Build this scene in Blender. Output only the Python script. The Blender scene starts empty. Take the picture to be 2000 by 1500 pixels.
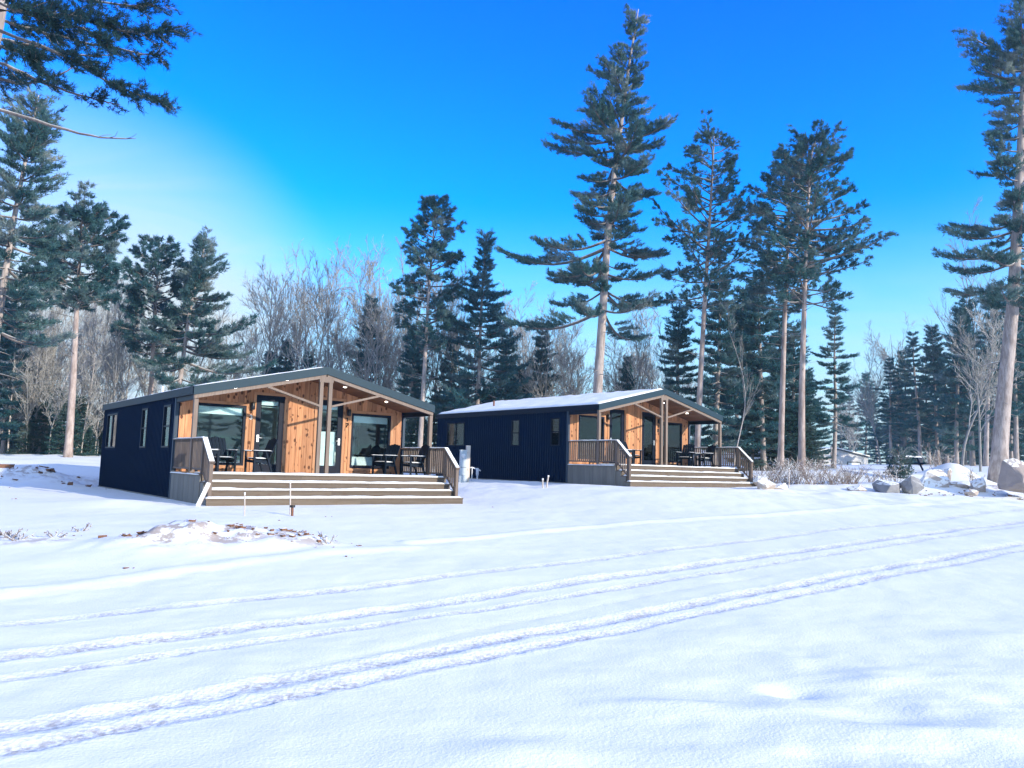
import bpy, math, random
import numpy as np
from mathutils import Matrix, Vector
R = math.radians
sc = bpy.context.scene
COL = sc.collection
random.seed(7)

# ------------------------------------------------------------------ camera
F, PITCH, ROLL, EYE = 1544.53, R(5.976), R(1.577), 1.6
cam = bpy.data.cameras.new('camera'); cam.sensor_width = 36; cam.lens = 36 * F / 2000
cam.clip_start = .1; cam.clip_end = 4000
cam_o = bpy.data.objects.new('camera', cam); COL.objects.link(cam_o)
_r0 = Vector((1, 0, 0)); _f0 = Vector((0, math.cos(PITCH), math.sin(PITCH))); _u0 = Vector((0, -math.sin(PITCH), math.cos(PITCH)))
_r = _r0 * math.cos(ROLL) + _u0 * math.sin(ROLL); _u = -_r0 * math.sin(ROLL) + _u0 * math.cos(ROLL)
cam_o.matrix_world = Matrix(((_r.x, _u.x, -_f0.x, 0), (_r.y, _u.y, -_f0.y, 0), (_r.z, _u.z, -_f0.z, EYE), (0, 0, 0, 1)))
sc.camera = cam_o

# ------------------------------------------------------------------ sky, sun, exposure
SUN_AZ, SUN_EL = 122, 17          # azimuth clockwise from straight ahead
wd = bpy.data.worlds.new('World'); sc.world = wd; wd.use_nodes = True
def sky_nodes():
    nt = wd.node_tree; N = nt.nodes; L = nt.links; N.clear()
    def m(op, a, b=None, c=None, clamp=False):
        n = N.new('ShaderNodeMath'); n.operation = op; n.use_clamp = clamp
        for i, v in enumerate((a, b, c)):
            if v is None: continue
            if isinstance(v, (int, float)): n.inputs[i].default_value = v
            else: L.new(v, n.inputs[i])
        return n.outputs[0]
    def mr(v, a, b, c=0, d=1):
        n = N.new('ShaderNodeMapRange'); n.interpolation_type = 'SMOOTHSTEP'; L.new(v, n.inputs[0])
        for i, x in enumerate((a, b, c, d)): n.inputs[i + 1].default_value = x
        return n.outputs[0]
    def mix(f, a, b, t='MIX'):
        n = N.new('ShaderNodeMix'); n.data_type = 'RGBA'; n.blend_type = t
        for i, v in ((0, f), (6, a), (7, b)):
            if isinstance(v, (int, float, tuple)): n.inputs[i].default_value = v
            else: L.new(v, n.inputs[i])
        return n.outputs[2]
    out = N.new('ShaderNodeOutputWorld'); bg = N.new('ShaderNodeBackground'); L.new(bg.outputs[0], out.inputs[0])
    bg.inputs[1].default_value = .15
    sk = N.new('ShaderNodeTexSky'); sk.sky_type = 'NISHITA'; sk.sun_disc = False
    sk.sun_elevation = R(SUN_EL); sk.sun_rotation = R(SUN_AZ); sk.dust_density = .3; sk.ozone_density = 3.0
    hs = N.new('ShaderNodeHueSaturation'); hs.inputs['Saturation'].default_value = 1.5; hs.inputs['Hue'].default_value = .485; hs.inputs['Value'].default_value = 1.0
    L.new(sk.outputs[0], hs.inputs['Color'])
    tc = N.new('ShaderNodeTexCoord'); sp = N.new('ShaderNodeSeparateXYZ'); L.new(tc.outputs['Generated'], sp.inputs[0])
    z = sp.outputs[2]
    col = mix(1.0, hs.outputs[0], mix(mr(z, .12, .58), SKY_LOW, SKY_TOP), 'MULTIPLY')
    # thin high cloud: noise on a flat layer above the ground, thicker towards the horizon
    zz = m('ADD', m('MAXIMUM', z, 0), .12)
    px = m('DIVIDE', sp.outputs[0], zz); py = m('DIVIDE', sp.outputs[1], zz)
    cb = N.new('ShaderNodeCombineXYZ'); L.new(m('MULTIPLY', px, .55), cb.inputs[0]); L.new(m('MULTIPLY', py, .4), cb.inputs[1]); cb.inputs[2].default_value = 3.7
    nz = N.new('ShaderNodeTexNoise'); nz.inputs['Scale'].default_value = 1.0; nz.inputs['Detail'].default_value = 7; nz.inputs['Roughness'].default_value = .55; nz.inputs['Distortion'].default_value = .35
    L.new(cb.outputs[0], nz.inputs['Vector'])
    n = nz.outputs[0]
    cw = N.new('ShaderNodeCombineXYZ'); L.new(m('MULTIPLY', px, 1.1), cw.inputs[0]); L.new(m('MULTIPLY', py, 2.6), cw.inputs[1]); cw.inputs[2].default_value = 8.1
    nw = N.new('ShaderNodeTexNoise'); nw.inputs['Scale'].default_value = 1.0; nw.inputs['Detail'].default_value = 8; nw.inputs['Roughness'].default_value = .6; nw.inputs['Distortion'].default_value = .8
    L.new(cw.outputs[0], nw.inputs['Vector']); wisp = nw.outputs[0]
    # one broad cloud bank low on the left, others wherever the noise makes them
    vd = N.new('ShaderNodeVectorMath'); vd.operation = 'DOT_PRODUCT'; L.new(tc.outputs['Generated'], vd.inputs[0])
    a, e = R(-30), R(4); vd.inputs[1].default_value = (math.sin(a) * math.cos(e), math.cos(a) * math.cos(e), math.sin(e))
    bank = mr(vd.outputs['Value'], .935, .996)
    # the clear blue opening in the cloud, ahead and a little to the right
    vc = N.new('ShaderNodeVectorMath'); vc.operation = 'DOT_PRODUCT'; L.new(tc.outputs['Generated'], vc.inputs[0])
    a, e = R(-5), R(34); vc.inputs[1].default_value = (math.sin(a) * math.cos(e), math.cos(a) * math.cos(e), math.sin(e))
    clear = mr(vc.outputs['Value'], .84, .45, .0, 1)
    haze = mr(z, .33, .03)
    a1 = m('SUBTRACT', 1, m('MULTIPLY', mr(n, .36, .62, 0, .95), clear)); a2 = m('SUBTRACT', 1, m('MULTIPLY', bank, m('ADD', .12, m('ADD', m('MULTIPLY', n, .6), m('MULTIPLY', wisp, .85))), clamp=True)); a3 = m('SUBTRACT', 1, m('MULTIPLY', haze, m('ADD', .52, m('MULTIPLY', wisp, .7)), clamp=True))
    dens = m('SUBTRACT', 1, m('MULTIPLY', a1, m('MULTIPLY', a2, a3)))
    col = mix(dens, col, CLOUD)
    L.new(col, bg.inputs[0])
SKY_LOW, SKY_TOP = (.0, .94, 1.32, 1), (.0, .56, 1.6, 1); CLOUD = (2.34, 2.66, 2.80, 1)
sky_nodes()
sun = bpy.data.lights.new('sun', 'SUN'); sun.energy = 2.6; sun.angle = R(1.0); sun.color = (1, .90, .75)
sun_o = bpy.data.objects.new('sun', sun); COL.objects.link(sun_o)
sun_o.rotation_euler = (R(90 - SUN_EL), 0, R(180 - SUN_AZ)); sun_o.location = (30, -30, 40)
vs = sc.view_settings; vs.view_transform = 'Standard'; vs.look = 'None'; vs.exposure = 1.25; vs.gamma = 1; vs.use_curve_mapping = False
sc.cycles.max_bounces = 6; sc.cycles.transparent_max_bounces = 12; sc.cycles.diffuse_bounces = 3

# ------------------------------------------------------------------ helpers
def ray(px, py):
    X, Y = px - 1000, py - 750
    x = X * math.cos(ROLL) + Y * math.sin(ROLL); y = -X * math.sin(ROLL) + Y * math.cos(ROLL)
    xc, zc = x / F, -y / F
    return np.array([xc, math.cos(PITCH) - zc * math.sin(PITCH), math.sin(PITCH) + zc * math.cos(PITCH)])
def at(px, py, D):
    """world point seen at photo pixel (px, py) at distance D straight ahead"""
    r = ray(px, py); p = r * (D / r[1]); p[2] += EYE; return p
def mesh_np(name, verts, faces, mat=None, smooth=False):
    """faces: (n,3) or (n,4) array, or a list of such arrays"""
    me = bpy.data.meshes.new(name)
    fl = faces if isinstance(faces, list) else [faces]
    fl = [np.asarray(f, np.int32) for f in fl if len(f)]
    verts = np.asarray(verts, np.float32)
    me.vertices.add(len(verts)); me.vertices.foreach_set('co', verts.ravel())
    nl = sum(f.size for f in fl); me.loops.add(nl)
    me.loops.foreach_set('vertex_index', np.concatenate([f.ravel() for f in fl]))
    tot = np.concatenate([np.full(len(f), f.shape[1], np.int32) for f in fl])
    st = np.concatenate([[0], np.cumsum(tot)[:-1]]).astype(np.int32)
    me.polygons.add(len(tot)); me.polygons.foreach_set('loop_start', st); me.polygons.foreach_set('loop_total', tot)
    me.polygons.foreach_set('use_smooth', np.full(len(tot), smooth))
    me.update(calc_edges=True); me.validate()
    if mat: me.materials.append(mat)
    return me
def link(name, data, parent=None, loc=None, rot=None, scale=None):
    o = bpy.data.objects.new(name, data); COL.objects.link(o)
    if parent is not None: o.parent = parent
    if loc is not None: o.location = loc
    if rot is not None: o.rotation_euler = rot
    if scale is not None: o.scale = scale
    return o
def tag(o, label, cat, group=None):
    o['label'] = label; o['category'] = cat
    if group: o['group'] = group
    return o
def thing(name, label, cat, loc=(0, 0, 0), rz=0, group=None):
    return tag(link(name, None, None, loc, (0, 0, rz)), label, cat, group)
BOXF = np.array([(0, 1, 3, 2), (4, 6, 7, 5), (0, 4, 5, 1), (2, 3, 7, 6), (0, 2, 6, 4), (1, 5, 7, 3)])
def box_v(x0, x1, y0, y1, z0, z1):
    return np.array([(x, y, z) for x in (x0, x1) for y in (y0, y1) for z in (z0, z1)], float)
def box(name, parent, x0, x1, y0, y1, z0, z1, mat):
    return link(name, mesh_np(name, box_v(x0, x1, y0, y1, z0, z1), BOXF, mat), parent)
class Geo:
    """collects boxes, bars and tubes of ONE part"""
    def __init__(s): s.v = []; s.q = []; s.t = []; s.n = 0; s.later = {}
    def add(s, v, q=None, t=None):
        v = np.asarray(v, float)
        if q is not None and len(q): s.q.append(np.asarray(q) + s.n)
        if t is not None and len(t): s.t.append(np.asarray(t) + s.n)
        s.v.append(v); s.n += len(v); return s
    def box(s, *a): return s.add(box_v(*a), BOXF)
    def bar(s, p, q, w, h, up=(0, 0, 1)):
        p = np.array(p, float); q = np.array(q, float); d = q - p; d /= np.linalg.norm(d)
        a = np.cross(d, up); a /= np.linalg.norm(a); b = np.cross(a, d)
        v = [e + a * w / 2 * i + b * h / 2 * j for e in (p, q) for i in (-1, 1) for j in (-1, 1)]
        return s.add(v, BOXF)
    def tube(s, P, r, k=6, cap=True):
        P = np.asarray(P, float); n = len(P); r = np.broadcast_to(np.asarray(r, float), (n,))
        if not cap: s.later.setdefault((n, k), []).append((P, r)); return s
        T = np.gradient(P, axis=0); T /= np.linalg.norm(T, axis=1)[:, None] + 1e-9
        ref = np.array([1., 0, 0]) if abs(T[0][0]) < .8 else np.array([0, 1., 0])
        A = np.cross(T, ref); A /= np.linalg.norm(A, axis=1)[:, None] + 1e-9; B = np.cross(T, A)
        th = np.arange(k) * 2 * math.pi / k
        V = (P[:, None] + r[:, None, None] * (np.cos(th)[None, :, None] * A[:, None] + np.sin(th)[None, :, None] * B[:, None])).reshape(-1, 3)
        i = np.arange(n - 1)[:, None] * k; j = np.arange(k)[None]; j2 = (j + 1) % k
        q = np.stack([i + j, i + j2, i + k + j2, i + k + j], -1).reshape(-1, 4)
        t = []
        if cap:
            V = np.vstack([V, P[:1], P[-1:]]); c0, c1 = n * k, n * k + 1
            t = [(c0, (a + 1) % k, a) for a in range(k)] + [(c1, (n - 1) * k + a, (n - 1) * k + (a + 1) % k) for a in range(k)]
        return s.add(V, q, t)
    def flush(s):
        for (n, k), L_ in s.later.items():                                       # all open tubes of one size in one go
            P = np.array([a for a, _ in L_]); r = np.array([b for _, b in L_]); m = len(P)
            T = np.gradient(P, axis=1); T /= np.linalg.norm(T, axis=2, keepdims=True) + 1e-9
            ref = np.where(np.abs(T[:, :1, :1]) < .8, np.array([1., 0, 0]), np.array([0, 1., 0]))
            A = np.cross(T, np.broadcast_to(ref, T.shape)); A /= np.linalg.norm(A, axis=2, keepdims=True) + 1e-9; B = np.cross(T, A)
            th = np.arange(k) * 2 * math.pi / k
            V = P[:, :, None] + r[:, :, None, None] * (np.cos(th)[:, None] * A[:, :, None] + np.sin(th)[:, None] * B[:, :, None])
            i = np.arange(n - 1)[:, None] * k; j = np.arange(k)[None]; j2 = (j + 1) % k
            q = np.stack([i + j, i + j2, i + k + j2, i + k + j], -1).reshape(-1, 4)
            q = (q[None] + (np.arange(m) * n * k)[:, None, None]).reshape(-1, 4); s.add(V.reshape(-1, 3), q)
        s.later = {}
    def lathe(s, prof, k=16, c=(0, 0, 0)):
        c = np.array(c, float); th = np.arange(k) * 2 * math.pi / k
        V = np.array([(c[0] + r * math.cos(a), c[1] + r * math.sin(a), c[2] + z) for r, z in prof for a in th])
        q = [(i * k + j, i * k + (j + 1) % k, (i + 1) * k + (j + 1) % k, (i + 1) * k + j) for i in range(len(prof) - 1) for j in range(k)]
        return s.add(V, q)
    def build(s, name, mat, parent=None, smooth=False):
        return link(name, s.mesh(name, mat, smooth), parent)
    def mesh(s, name, mat, smooth=False):
        s.flush(); f = []
        if s.q: f.append(np.vstack(s.q))
        if s.t: f.append(np.vstack(s.t))
        return mesh_np(name, np.vstack(s.v), f, mat, smooth)
def h2(ix, iy, s):
    n = (ix.astype(np.int64) * 374761393 + iy.astype(np.int64) * 668265263 + s * 974711) & 0x7fffffff
    n = ((n ^ (n >> 13)) * 1274126177) & 0x7fffffff
    return ((n ^ (n >> 16)) & 0xffff) / 65535.
def vnoise(x, y, s=0):
    x = np.asarray(x, float); y = np.asarray(y, float)
    ix = np.floor(x); iy = np.floor(y); fx = x - ix; fy = y - iy; ix = ix.astype(np.int64); iy = iy.astype(np.int64)
    u = fx * fx * fx * (fx * (fx * 6 - 15) + 10); v = fy * fy * fy * (fy * (fy * 6 - 15) + 10)
    a, b, c, d = h2(ix, iy, s), h2(ix + 1, iy, s), h2(ix, iy + 1, s), h2(ix + 1, iy + 1, s)
    return (a + (b - a) * u) * (1 - v) + (c + (d - c) * u) * v - .5
def fbm(x, y, s=0, o=4):
    t = 0; a = 1
    for i in range(o): t = t + a * vnoise(x * 2 ** i + 13.7 * i, y * 2 ** i - 7.1 * i, s + i); a *= .5
    return t
def sstep(x, a, b):
    t = np.clip((np.asarray(x, float) - a) / (b - a), 0, 1); return t * t * (3 - 2 * t)

# ------------------------------------------------------------------ materials
class Mat:
    def __init__(s, name, rough=.6, spec=.3):
        s.m = bpy.data.materials.new(name); s.m.use_nodes = True; s.nt = s.m.node_tree; s.N = s.nt.nodes; s.L = s.nt.links
        s.b = s.N['Principled BSDF']; s.b.inputs['Roughness'].default_value = rough; s.b.inputs['Specular IOR Level'].default_value = spec
    def put(s, i, v):
        if isinstance(v, (int, float)): i.default_value = v
        elif isinstance(v, tuple): i.default_value = v if len(v) == 4 or len(i.default_value) == 3 else (*v, 1)
        else: s.L.new(v, i)
    def pos(s): return s.N.new('ShaderNodeNewGeometry').outputs['Position']
    def normal_z(s):
        n = s.N.new('ShaderNodeSeparateXYZ'); s.L.new(s.N.new('ShaderNodeNewGeometry').outputs['Normal'], n.inputs[0]); return n.outputs[2]
    def rnd(s): return s.N.new('ShaderNodeObjectInfo').outputs['Random']
    def obj(s): return s.N.new('ShaderNodeTexCoord').outputs['Object']
    def attr(s, n): a = s.N.new('ShaderNodeAttribute'); a.attribute_name = n; return a.outputs['Fac']
    def vmul(s, v, k, off=None):
        n = s.N.new('ShaderNodeVectorMath'); n.operation = 'MULTIPLY'; s.L.new(v, n.inputs[0]); n.inputs[1].default_value = k
        if off is None: return n.outputs[0]
        a = s.N.new('ShaderNodeVectorMath'); a.operation = 'ADD'; s.L.new(n.outputs[0], a.inputs[0]); s.L.new(off, a.inputs[1]); return a.outputs[0]
    def noise(s, vec, scale, detail=4, rough=.5, dist=0):
        n = s.N.new('ShaderNodeTexNoise'); s.L.new(vec, n.inputs['Vector'])
        for k, v in (('Scale', scale), ('Detail', detail), ('Roughness', rough), ('Distortion', dist)): n.inputs[k].default_value = v
        return n.outputs[0]
    def voro(s, vec, scale):
        n = s.N.new('ShaderNodeTexVoronoi'); s.L.new(vec, n.inputs['Vector']); n.inputs['Scale'].default_value = scale; return n.outputs['Distance']
    def math(s, op, a, b=0., clamp=False):
        n = s.N.new('ShaderNodeMath'); n.operation = op; n.use_clamp = clamp; s.put(n.inputs[0], a); s.put(n.inputs[1], b); return n.outputs[0]
    def rng(s, v, a, b, c=0., d=1.):
        n = s.N.new('ShaderNodeMapRange'); n.interpolation_type = 'SMOOTHSTEP'; s.L.new(v, n.inputs[0])
        for i, x in enumerate((a, b, c, d)): n.inputs[i + 1].default_value = x
        return n.outputs[0]
    def mix(s, f, a, b, t='MIX'):
        n = s.N.new('ShaderNodeMix'); n.data_type = 'RGBA'; n.blend_type = t
        s.put(n.inputs[0], f); s.put(n.inputs[6], a); s.put(n.inputs[7], b); return n.outputs[2]
    def col(s, c): s.put(s.b.inputs['Base Color'], c); return s
    def bump(s, h, strength=.3, dist=.02):
        n = s.N.new('ShaderNodeBump'); n.inputs['Strength'].default_value = strength; n.inputs['Distance'].default_value = dist
        s.L.new(h, n.inputs['Height']); s.L.new(n.outputs[0], s.b.inputs['Normal']); return s
SNOW = (.85, .868, .85)
def plain(name, c, rough=.6, var=.12, scale=6, spec=.3, bump=0, snow=0, metal=0):
    M = Mat(name, rough, spec); p = M.pos(); n = M.noise(p, scale, 5, .6)
    a = tuple(x * (1 - var) for x in c); b = tuple(min(1, x * (1 + var)) for x in c)
    cc = M.mix(n, a, b)
    if snow: cc = M.mix(M.math('MULTIPLY', M.rng(M.normal_z(), 1 - snow, 1.1 - snow), M.rng(M.noise(p, 9, 4), .35, .5)), cc, SNOW)
    M.col(cc); M.b.inputs['Metallic'].default_value = metal
    if bump: M.bump(M.noise(p, scale * 6, 4), bump, .01)
    return M.m
def wood_mat(name, light, dark, axis=2, knots=0., var=.25, rough=.65, grain=1.0):
    """boards: grain runs along the given local axis; every board differs"""
    M = Mat(name, rough, .25); r = M.rnd()
    k = [26., 26., 26.]; k[axis] = 1.1
    cb = M.N.new('ShaderNodeCombineXYZ')
    for i, f in enumerate((37., 91., 53.)): M.L.new(M.math('MULTIPLY', r, f), cb.inputs[i])
    o = M.obj(); v = M.vmul(o, tuple(k), cb.outputs[0])
    g = M.noise(v, 1.0 * grain, 5, .62, .6)
    c = M.mix(M.rng(g, .3, .72), light, dark)
    tone = M.math('ADD', 1 - var, M.math('MULTIPLY', r, 2 * var))
    c = M.mix(1.0, c, tone_rgb(M, tone), 'MULTIPLY')
    if knots:
        kk = [6.5, 6.5, 6.5]; kk[axis] = 4.4
        d = M.voro(M.vmul(o, tuple(kk), cb.outputs[0]), 1.0)
        pick = M.rng(M.noise(M.vmul(o, tuple(kk), cb.outputs[0]), .9, 0), .38, .46)
        kn = M.math('MULTIPLY', M.rng(d, .33, .20), pick)
        c = M.mix(M.math('MULTIPLY', kn, knots), c, (.09, .03, .012))
    M.col(c).bump(g, .25, .004)
    return M.m
def tone_rgb(M, t):
    n = M.N.new('ShaderNodeCombineColor')
    for i in range(3): M.L.new(t, n.inputs[i])
    return n.outputs[0]
def emit(name, c, s):
    M = Mat(name); M.col(c); M.put(M.b.inputs['Emission Color'], c); M.b.inputs['Emission Strength'].default_value = s; return M.m
def glass_mat(name, tint, refl=.09):
    m = bpy.data.materials.new(name); m.use_nodes = True; nt = m.node_tree; N = nt.nodes; N.clear()
    o = N.new('ShaderNodeOutputMaterial'); mx = N.new('ShaderNodeMixShader'); t = N.new('ShaderNodeBsdfTransparent'); g = N.new('ShaderNodeBsdfGlossy')
    t.inputs[0].default_value = (*tint, 1); g.inputs['Roughness'].default_value = .012; g.inputs['Color'].default_value = (.85, .95, 1, 1)
    fr = N.new('ShaderNodeFresnel'); fr.inputs[0].default_value = 1.55
    ad = N.new('ShaderNodeMath'); ad.operation = 'ADD'; nt.links.new(fr.outputs[0], ad.inputs[0]); ad.inputs[1].default_value = refl
    nt.links.new(ad.outputs[0], mx.inputs[0]); nt.links.new(t.outputs[0], mx.inputs[1]); nt.links.new(g.outputs[0], mx.inputs[2]); nt.links.new(mx.outputs[0], o.inputs[0])
    return m
def needle_mat(name, dark, light, frost=.0):
    M = Mat(name, .7, .15); p = M.pos()
    n = M.noise(p, 1.3, 3, .6); f = M.noise(p, 14, 2)
    c = M.mix(M.rng(n, .35, .68), dark, light)
    c = M.mix(M.rng(f, .3, .7, 0, .5), c, tuple(x * .6 for x in dark))
    if frost: c = M.mix(M.math('MULTIPLY', M.rng(M.noise(p, .55, 3), .48, .72), frost), c, (.42, .45, .42))
    M.col(c)
    tl = M.N.new('ShaderNodeBsdfTranslucent'); M.L.new(M.mix(.35, c, (.10, .22, .20)), tl.inputs[0]); mx = M.N.new('ShaderNodeMixShader'); mx.inputs[0].default_value = .38
    M.L.new(M.b.outputs[0], mx.inputs[1]); M.L.new(tl.outputs[0], mx.inputs[2]); M.L.new(mx.outputs[0], M.N['Material Output'].inputs[0])
    return M.m
def bark_mat(name, a, b, snow=.0, scale=9, stretch=.22):
    M = Mat(name, .85, .1); p = M.pos()
    v = M.vmul(p, (1, 1, stretch)); n = M.noise(v, scale, 6, .7)
    c = M.mix(M.rng(n, .32, .66), a, b)
    if snow: c = M.mix(M.math('MULTIPLY', M.rng(M.normal_z(), .1, .75), snow), c, SNOW)
    M.col(c).bump(n, .6, .03); return M.m
MT = {}
def build_mats():
    M = Mat('snow_ground', .75, .2); p = M.pos()
    n1 = M.noise(p, .35, 5, .6); n2 = M.noise(p, 5, 6, .65); n3 = M.noise(p, 42, 3, .6)
    c = M.mix(M.rng(n1, .35, .7), (.845, .865, .842), (.88, .892, .862))
    c = M.mix(M.math('MULTIPLY', M.attr('packed'), M.rng(M.noise(p, 20, 4, .7), .36, .62)), c, (.46, .44, .41))
    dn = M.noise(p, 3.2, 7, .72)
    dm = M.math('MULTIPLY', M.rng(dn, .47, .56), M.attr('soil'))
    c = M.mix(dm, c, M.mix(n2, (.22, .13, .085), (.34, .23, .17)))
    M.col(c)
    trk = M.attr('track'); tn = M.math('ADD', M.noise(p, 24, 3, .7), M.math('MULTIPLY', M.voro(p, 26), .6))
    hh = M.math('ADD', M.math('ADD', M.math('MULTIPLY', n2, .7), M.math('MULTIPLY', n3, .5)), M.math('MULTIPLY', M.math('MULTIPLY', tn, trk), .8))
    M.bump(hh, .28, .04); MT['ground'] = M.m
    M = Mat('snow_layer', .75, .2); p = M.pos(); M.col(M.mix(M.noise(p, 3, 4), (.84, .86, .84), (.89, .90, .875))).bump(M.noise(p, 14, 5, .6), .3, .03); MT['snow'] = M.m
    MT['cedar'] = wood_mat('knotty_cedar', (.56, .275, .135), (.37, .155, .068), 2, .95, .30)
    MT['cedar_trim'] = wood_mat('cedar_trim', (.54, .285, .15), (.43, .20, .095), 2, .6, .12)
    MT['cedar_h'] = wood_mat('cedar_trim_flat', (.54, .285, .15), (.43, .20, .095), 0, .4, .12)
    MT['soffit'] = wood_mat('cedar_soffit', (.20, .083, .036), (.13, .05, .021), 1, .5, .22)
    MT['riser'] = wood_mat('brown_decking', (.145, .112, .083), (.10, .076, .056), 0, .2, .14)
    MT['rail'] = wood_mat('weathered_brown_rail', (.17, .13, .105), (.11, .082, .066), 2, .0, .15)
    MT['tan'] = wood_mat('tan_timber', (.215, .165, .132), (.165, .122, .096), 2, .0, .08)
    MT['skirt'] = wood_mat('grey_skirt_board', (.205, .195, .17), (.15, .145, .13), 2, .0, .1)
    MT['deck'] = wood_mat('deck_board', (.25, .19, .14), (.17, .125, .09), 1, .0, .1)
    MT['siding'] = plain('navy_siding', (.0006, .009, .032), .75, .2, 3, .04)
    MT['fascia'] = plain('slate_blue_fascia', (.011, .035, .052), .55, .1, 4, .2)
    MT['trim'] = plain('dark_corner_trim', (.03, .05, .075), .6)
    MT['navy'] = plain('dark_navy_paint', (.003, .007, .020), .45, .1, 4, .12)
    MT['black'] = plain('black_metal', (.008, .009, .012), .35, .1, 5, .45)
    MT['poly'] = plain('charcoal_plastic_lumber', (.006, .013, .024), .6, .2, 14, .12, .1)
    MT['glass'] = glass_mat('window_glass', (.90, .965, .965), .012)
    MT['blind'] = plain('white_roller_blind', (.72, .76, .76), .8, .04)
    MT['plaster'] = plain('pale_room_wall', (.50, .56, .54), .9, .05)
    MT['floor'] = plain('room_floor', (.25, .17, .11), .5)
    MT['linen'] = plain('white_linen', (.82, .83, .84), .9, .05, 8, .1, .2)
    MT['steel'] = plain('brushed_steel', (.62, .63, .65), .3, .05, 5, .5, 0, 0, .9)
    MT['lamp'] = emit('lit_downlight', (1, .93, .8), 9)
    MT['digit_white'] = plain('white_digit', (.8, .78, .74), .5, .02)
    MT['digit_dark'] = plain('dark_digit', (.03, .02, .015), .5, .02)
    MT['grey_box'] = plain('grey_painted_metal', (.50, .56, .60), .45, .08)
    MT['pale_post'] = wood_mat('pale_post', (.62, .55, .48), (.50, .43, .36), 2, .3)
    MT['pvc'] = plain('white_plastic_pipe', (.75, .78, .80), .4, .05)
    MT['rust'] = plain('rusty_pipe', (.20, .09, .05), .8, .3, 30)
    MT['stake'] = plain('weathered_stake', (.55, .48, .42), .8, .15, 20, .2, 0, .15)
    MT['rock_brown'] = plain('brown_boulder', (.31, .265, .245), .9, .3, 3, .15, .5, .35)
    MT['rock_grey'] = plain('grey_boulder', (.25, .25, .26), .9, .35, 3, .15, .5, .42)
    MT['rock_snow'] = plain('snow_covered_boulder', (.45, .38, .33), .9, .3, 3, .15, .5, .85)
    MT['soil'] = plain('frozen_soil', (.20, .105, .065), .95, .4, 12, .1, .4, .18)
    MT['wp'] = needle_mat('white_pine_needles', (.03, .105, .115), (.16, .28, .26), .8)
    MT['wp_far'] = needle_mat('far_pine_needles', (.024, .11, .135), (.095, .225, .235), .45)
    MT['rp'] = needle_mat('red_pine_needles', (.026, .10, .118), (.11, .23, .225), .45)
    MT['near'] = needle_mat('near_pine_needles_backlit', (.012, .042, .055), (.035, .085, .085), 0)  # pine needles coloured darker: backlit shade of the near limbs put into the colour
    MT['sp'] = needle_mat('spruce_needles', (.024, .085, .085), (.085, .165, .145), .4)
    MT['bark_wp'] = bark_mat('white_pine_bark', (.50, .43, .395), (.26, .215, .195), .12, 6)
    MT['bark_rp'] = bark_mat('red_pine_bark', (.50, .41, .365), (.26, .20, .175), .1, 5)
    MT['twig'] = bark_mat('branch_bark', (.19, .16, .15), (.11, .095, .09), .45, 14)
    MT['bare'] = bark_mat('bare_tree_bark', (.37, .355, .325), (.22, .21, .195), .6, 10)
    MT['birch'] = bark_mat('pale_birch_bark', (.60, .55, .51), (.38, .33, .30), .1, 6, 2.5)
    MT['brush'] = bark_mat('snowy_brush', (.30, .24, .20), (.20, .15, .13), .9, 16)
    MT['shed'] = plain('pale_metal_cladding', (.50, .50, .50), .5, .06, 2)
    MT['shed_dark'] = plain('dark_roof_edge', (.07, .075, .08), .5)
build_mats()

# ------------------------------------------------------------------ terrain
BANG = R(37.946); CB, SB = math.cos(BANG), math.sin(BANG)
CABIN = {1: (-8.516, 21.149, 1.214), 2: (3.38, 30.349, 1.784)}      # front-left roof corner on plan, deck height
DECK = .80
def cab(c, u, v, w=0):
    x, y, z = CABIN[c]; return np.array([x + u * CB - v * SB, y + u * SB + v * CB, z + w])
def _ctrl():
    P = [(0, 0, 0), (-12, 0, 0), (14, 0, .05), (0, -20, 0), (-30, -20, 0), (30, -20, .2), (-5, 6, 0), (0, 7, .02), (6, 7, .06), (14, 7, .12),
         (-12, 8, .03), (-2, 13, .18), (7, 14, .24), (-14, 14, .2), (16, 21, .45), (21, 30, .68), (28, 38, .95), (8, 22, .5), (0, 20, .38),
         (-20, 22, .55), (-24, 32, .95), (-30, 12, .3), (34, 18, .5), (40, 45, 1.6)]
    for u, v in ((-.6, -2), (4, -2.3), (8.6, -2), (-.6, 5), (-.6, 12), (8.6, 5), (8.6, 12), (4, 12.5)):
        p = cab(1, u, v); P.append((p[0], p[1], .414))
        p = cab(2, u, v); P.append((p[0], p[1], .985))
    for px, py, D in ((135, 891, 46), (20, 889, 50), (190, 889, 60), (420, 880, 70), (650, 890, 70), (1000, 905, 75), (1566, 930, 42), (1945, 925, 45), (1800, 938, 38), (1640, 917, 120), (1850, 907, 95), (1950, 908, 85), (2080, 910, 80), (1760, 918, 62), (1480, 922, 60)):
        P.append(tuple(at(px, py, D)))
    for a in range(-180, 180, 24):
        P.append((150 * math.sin(R(a)), 150 * math.cos(R(a)) + 20, 2.6 if abs(a) < 100 else .8))
    return np.array(P, float)
CT = _ctrl()
def _tps():
    X = CT[:, :2]; n = len(X); r = np.linalg.norm(X[:, None] - X[None], axis=2)
    K = np.where(r > 0, r * r * np.log(r + 1e-12), 0) + np.eye(n) * 1.5
    Pm = np.hstack([np.ones((n, 1)), X]); A = np.vstack([np.hstack([K, Pm]), np.hstack([Pm.T, np.zeros((3, 3))])])
    return np.linalg.solve(A, np.concatenate([CT[:, 2], np.zeros(3)]))
TW = _tps()
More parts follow.
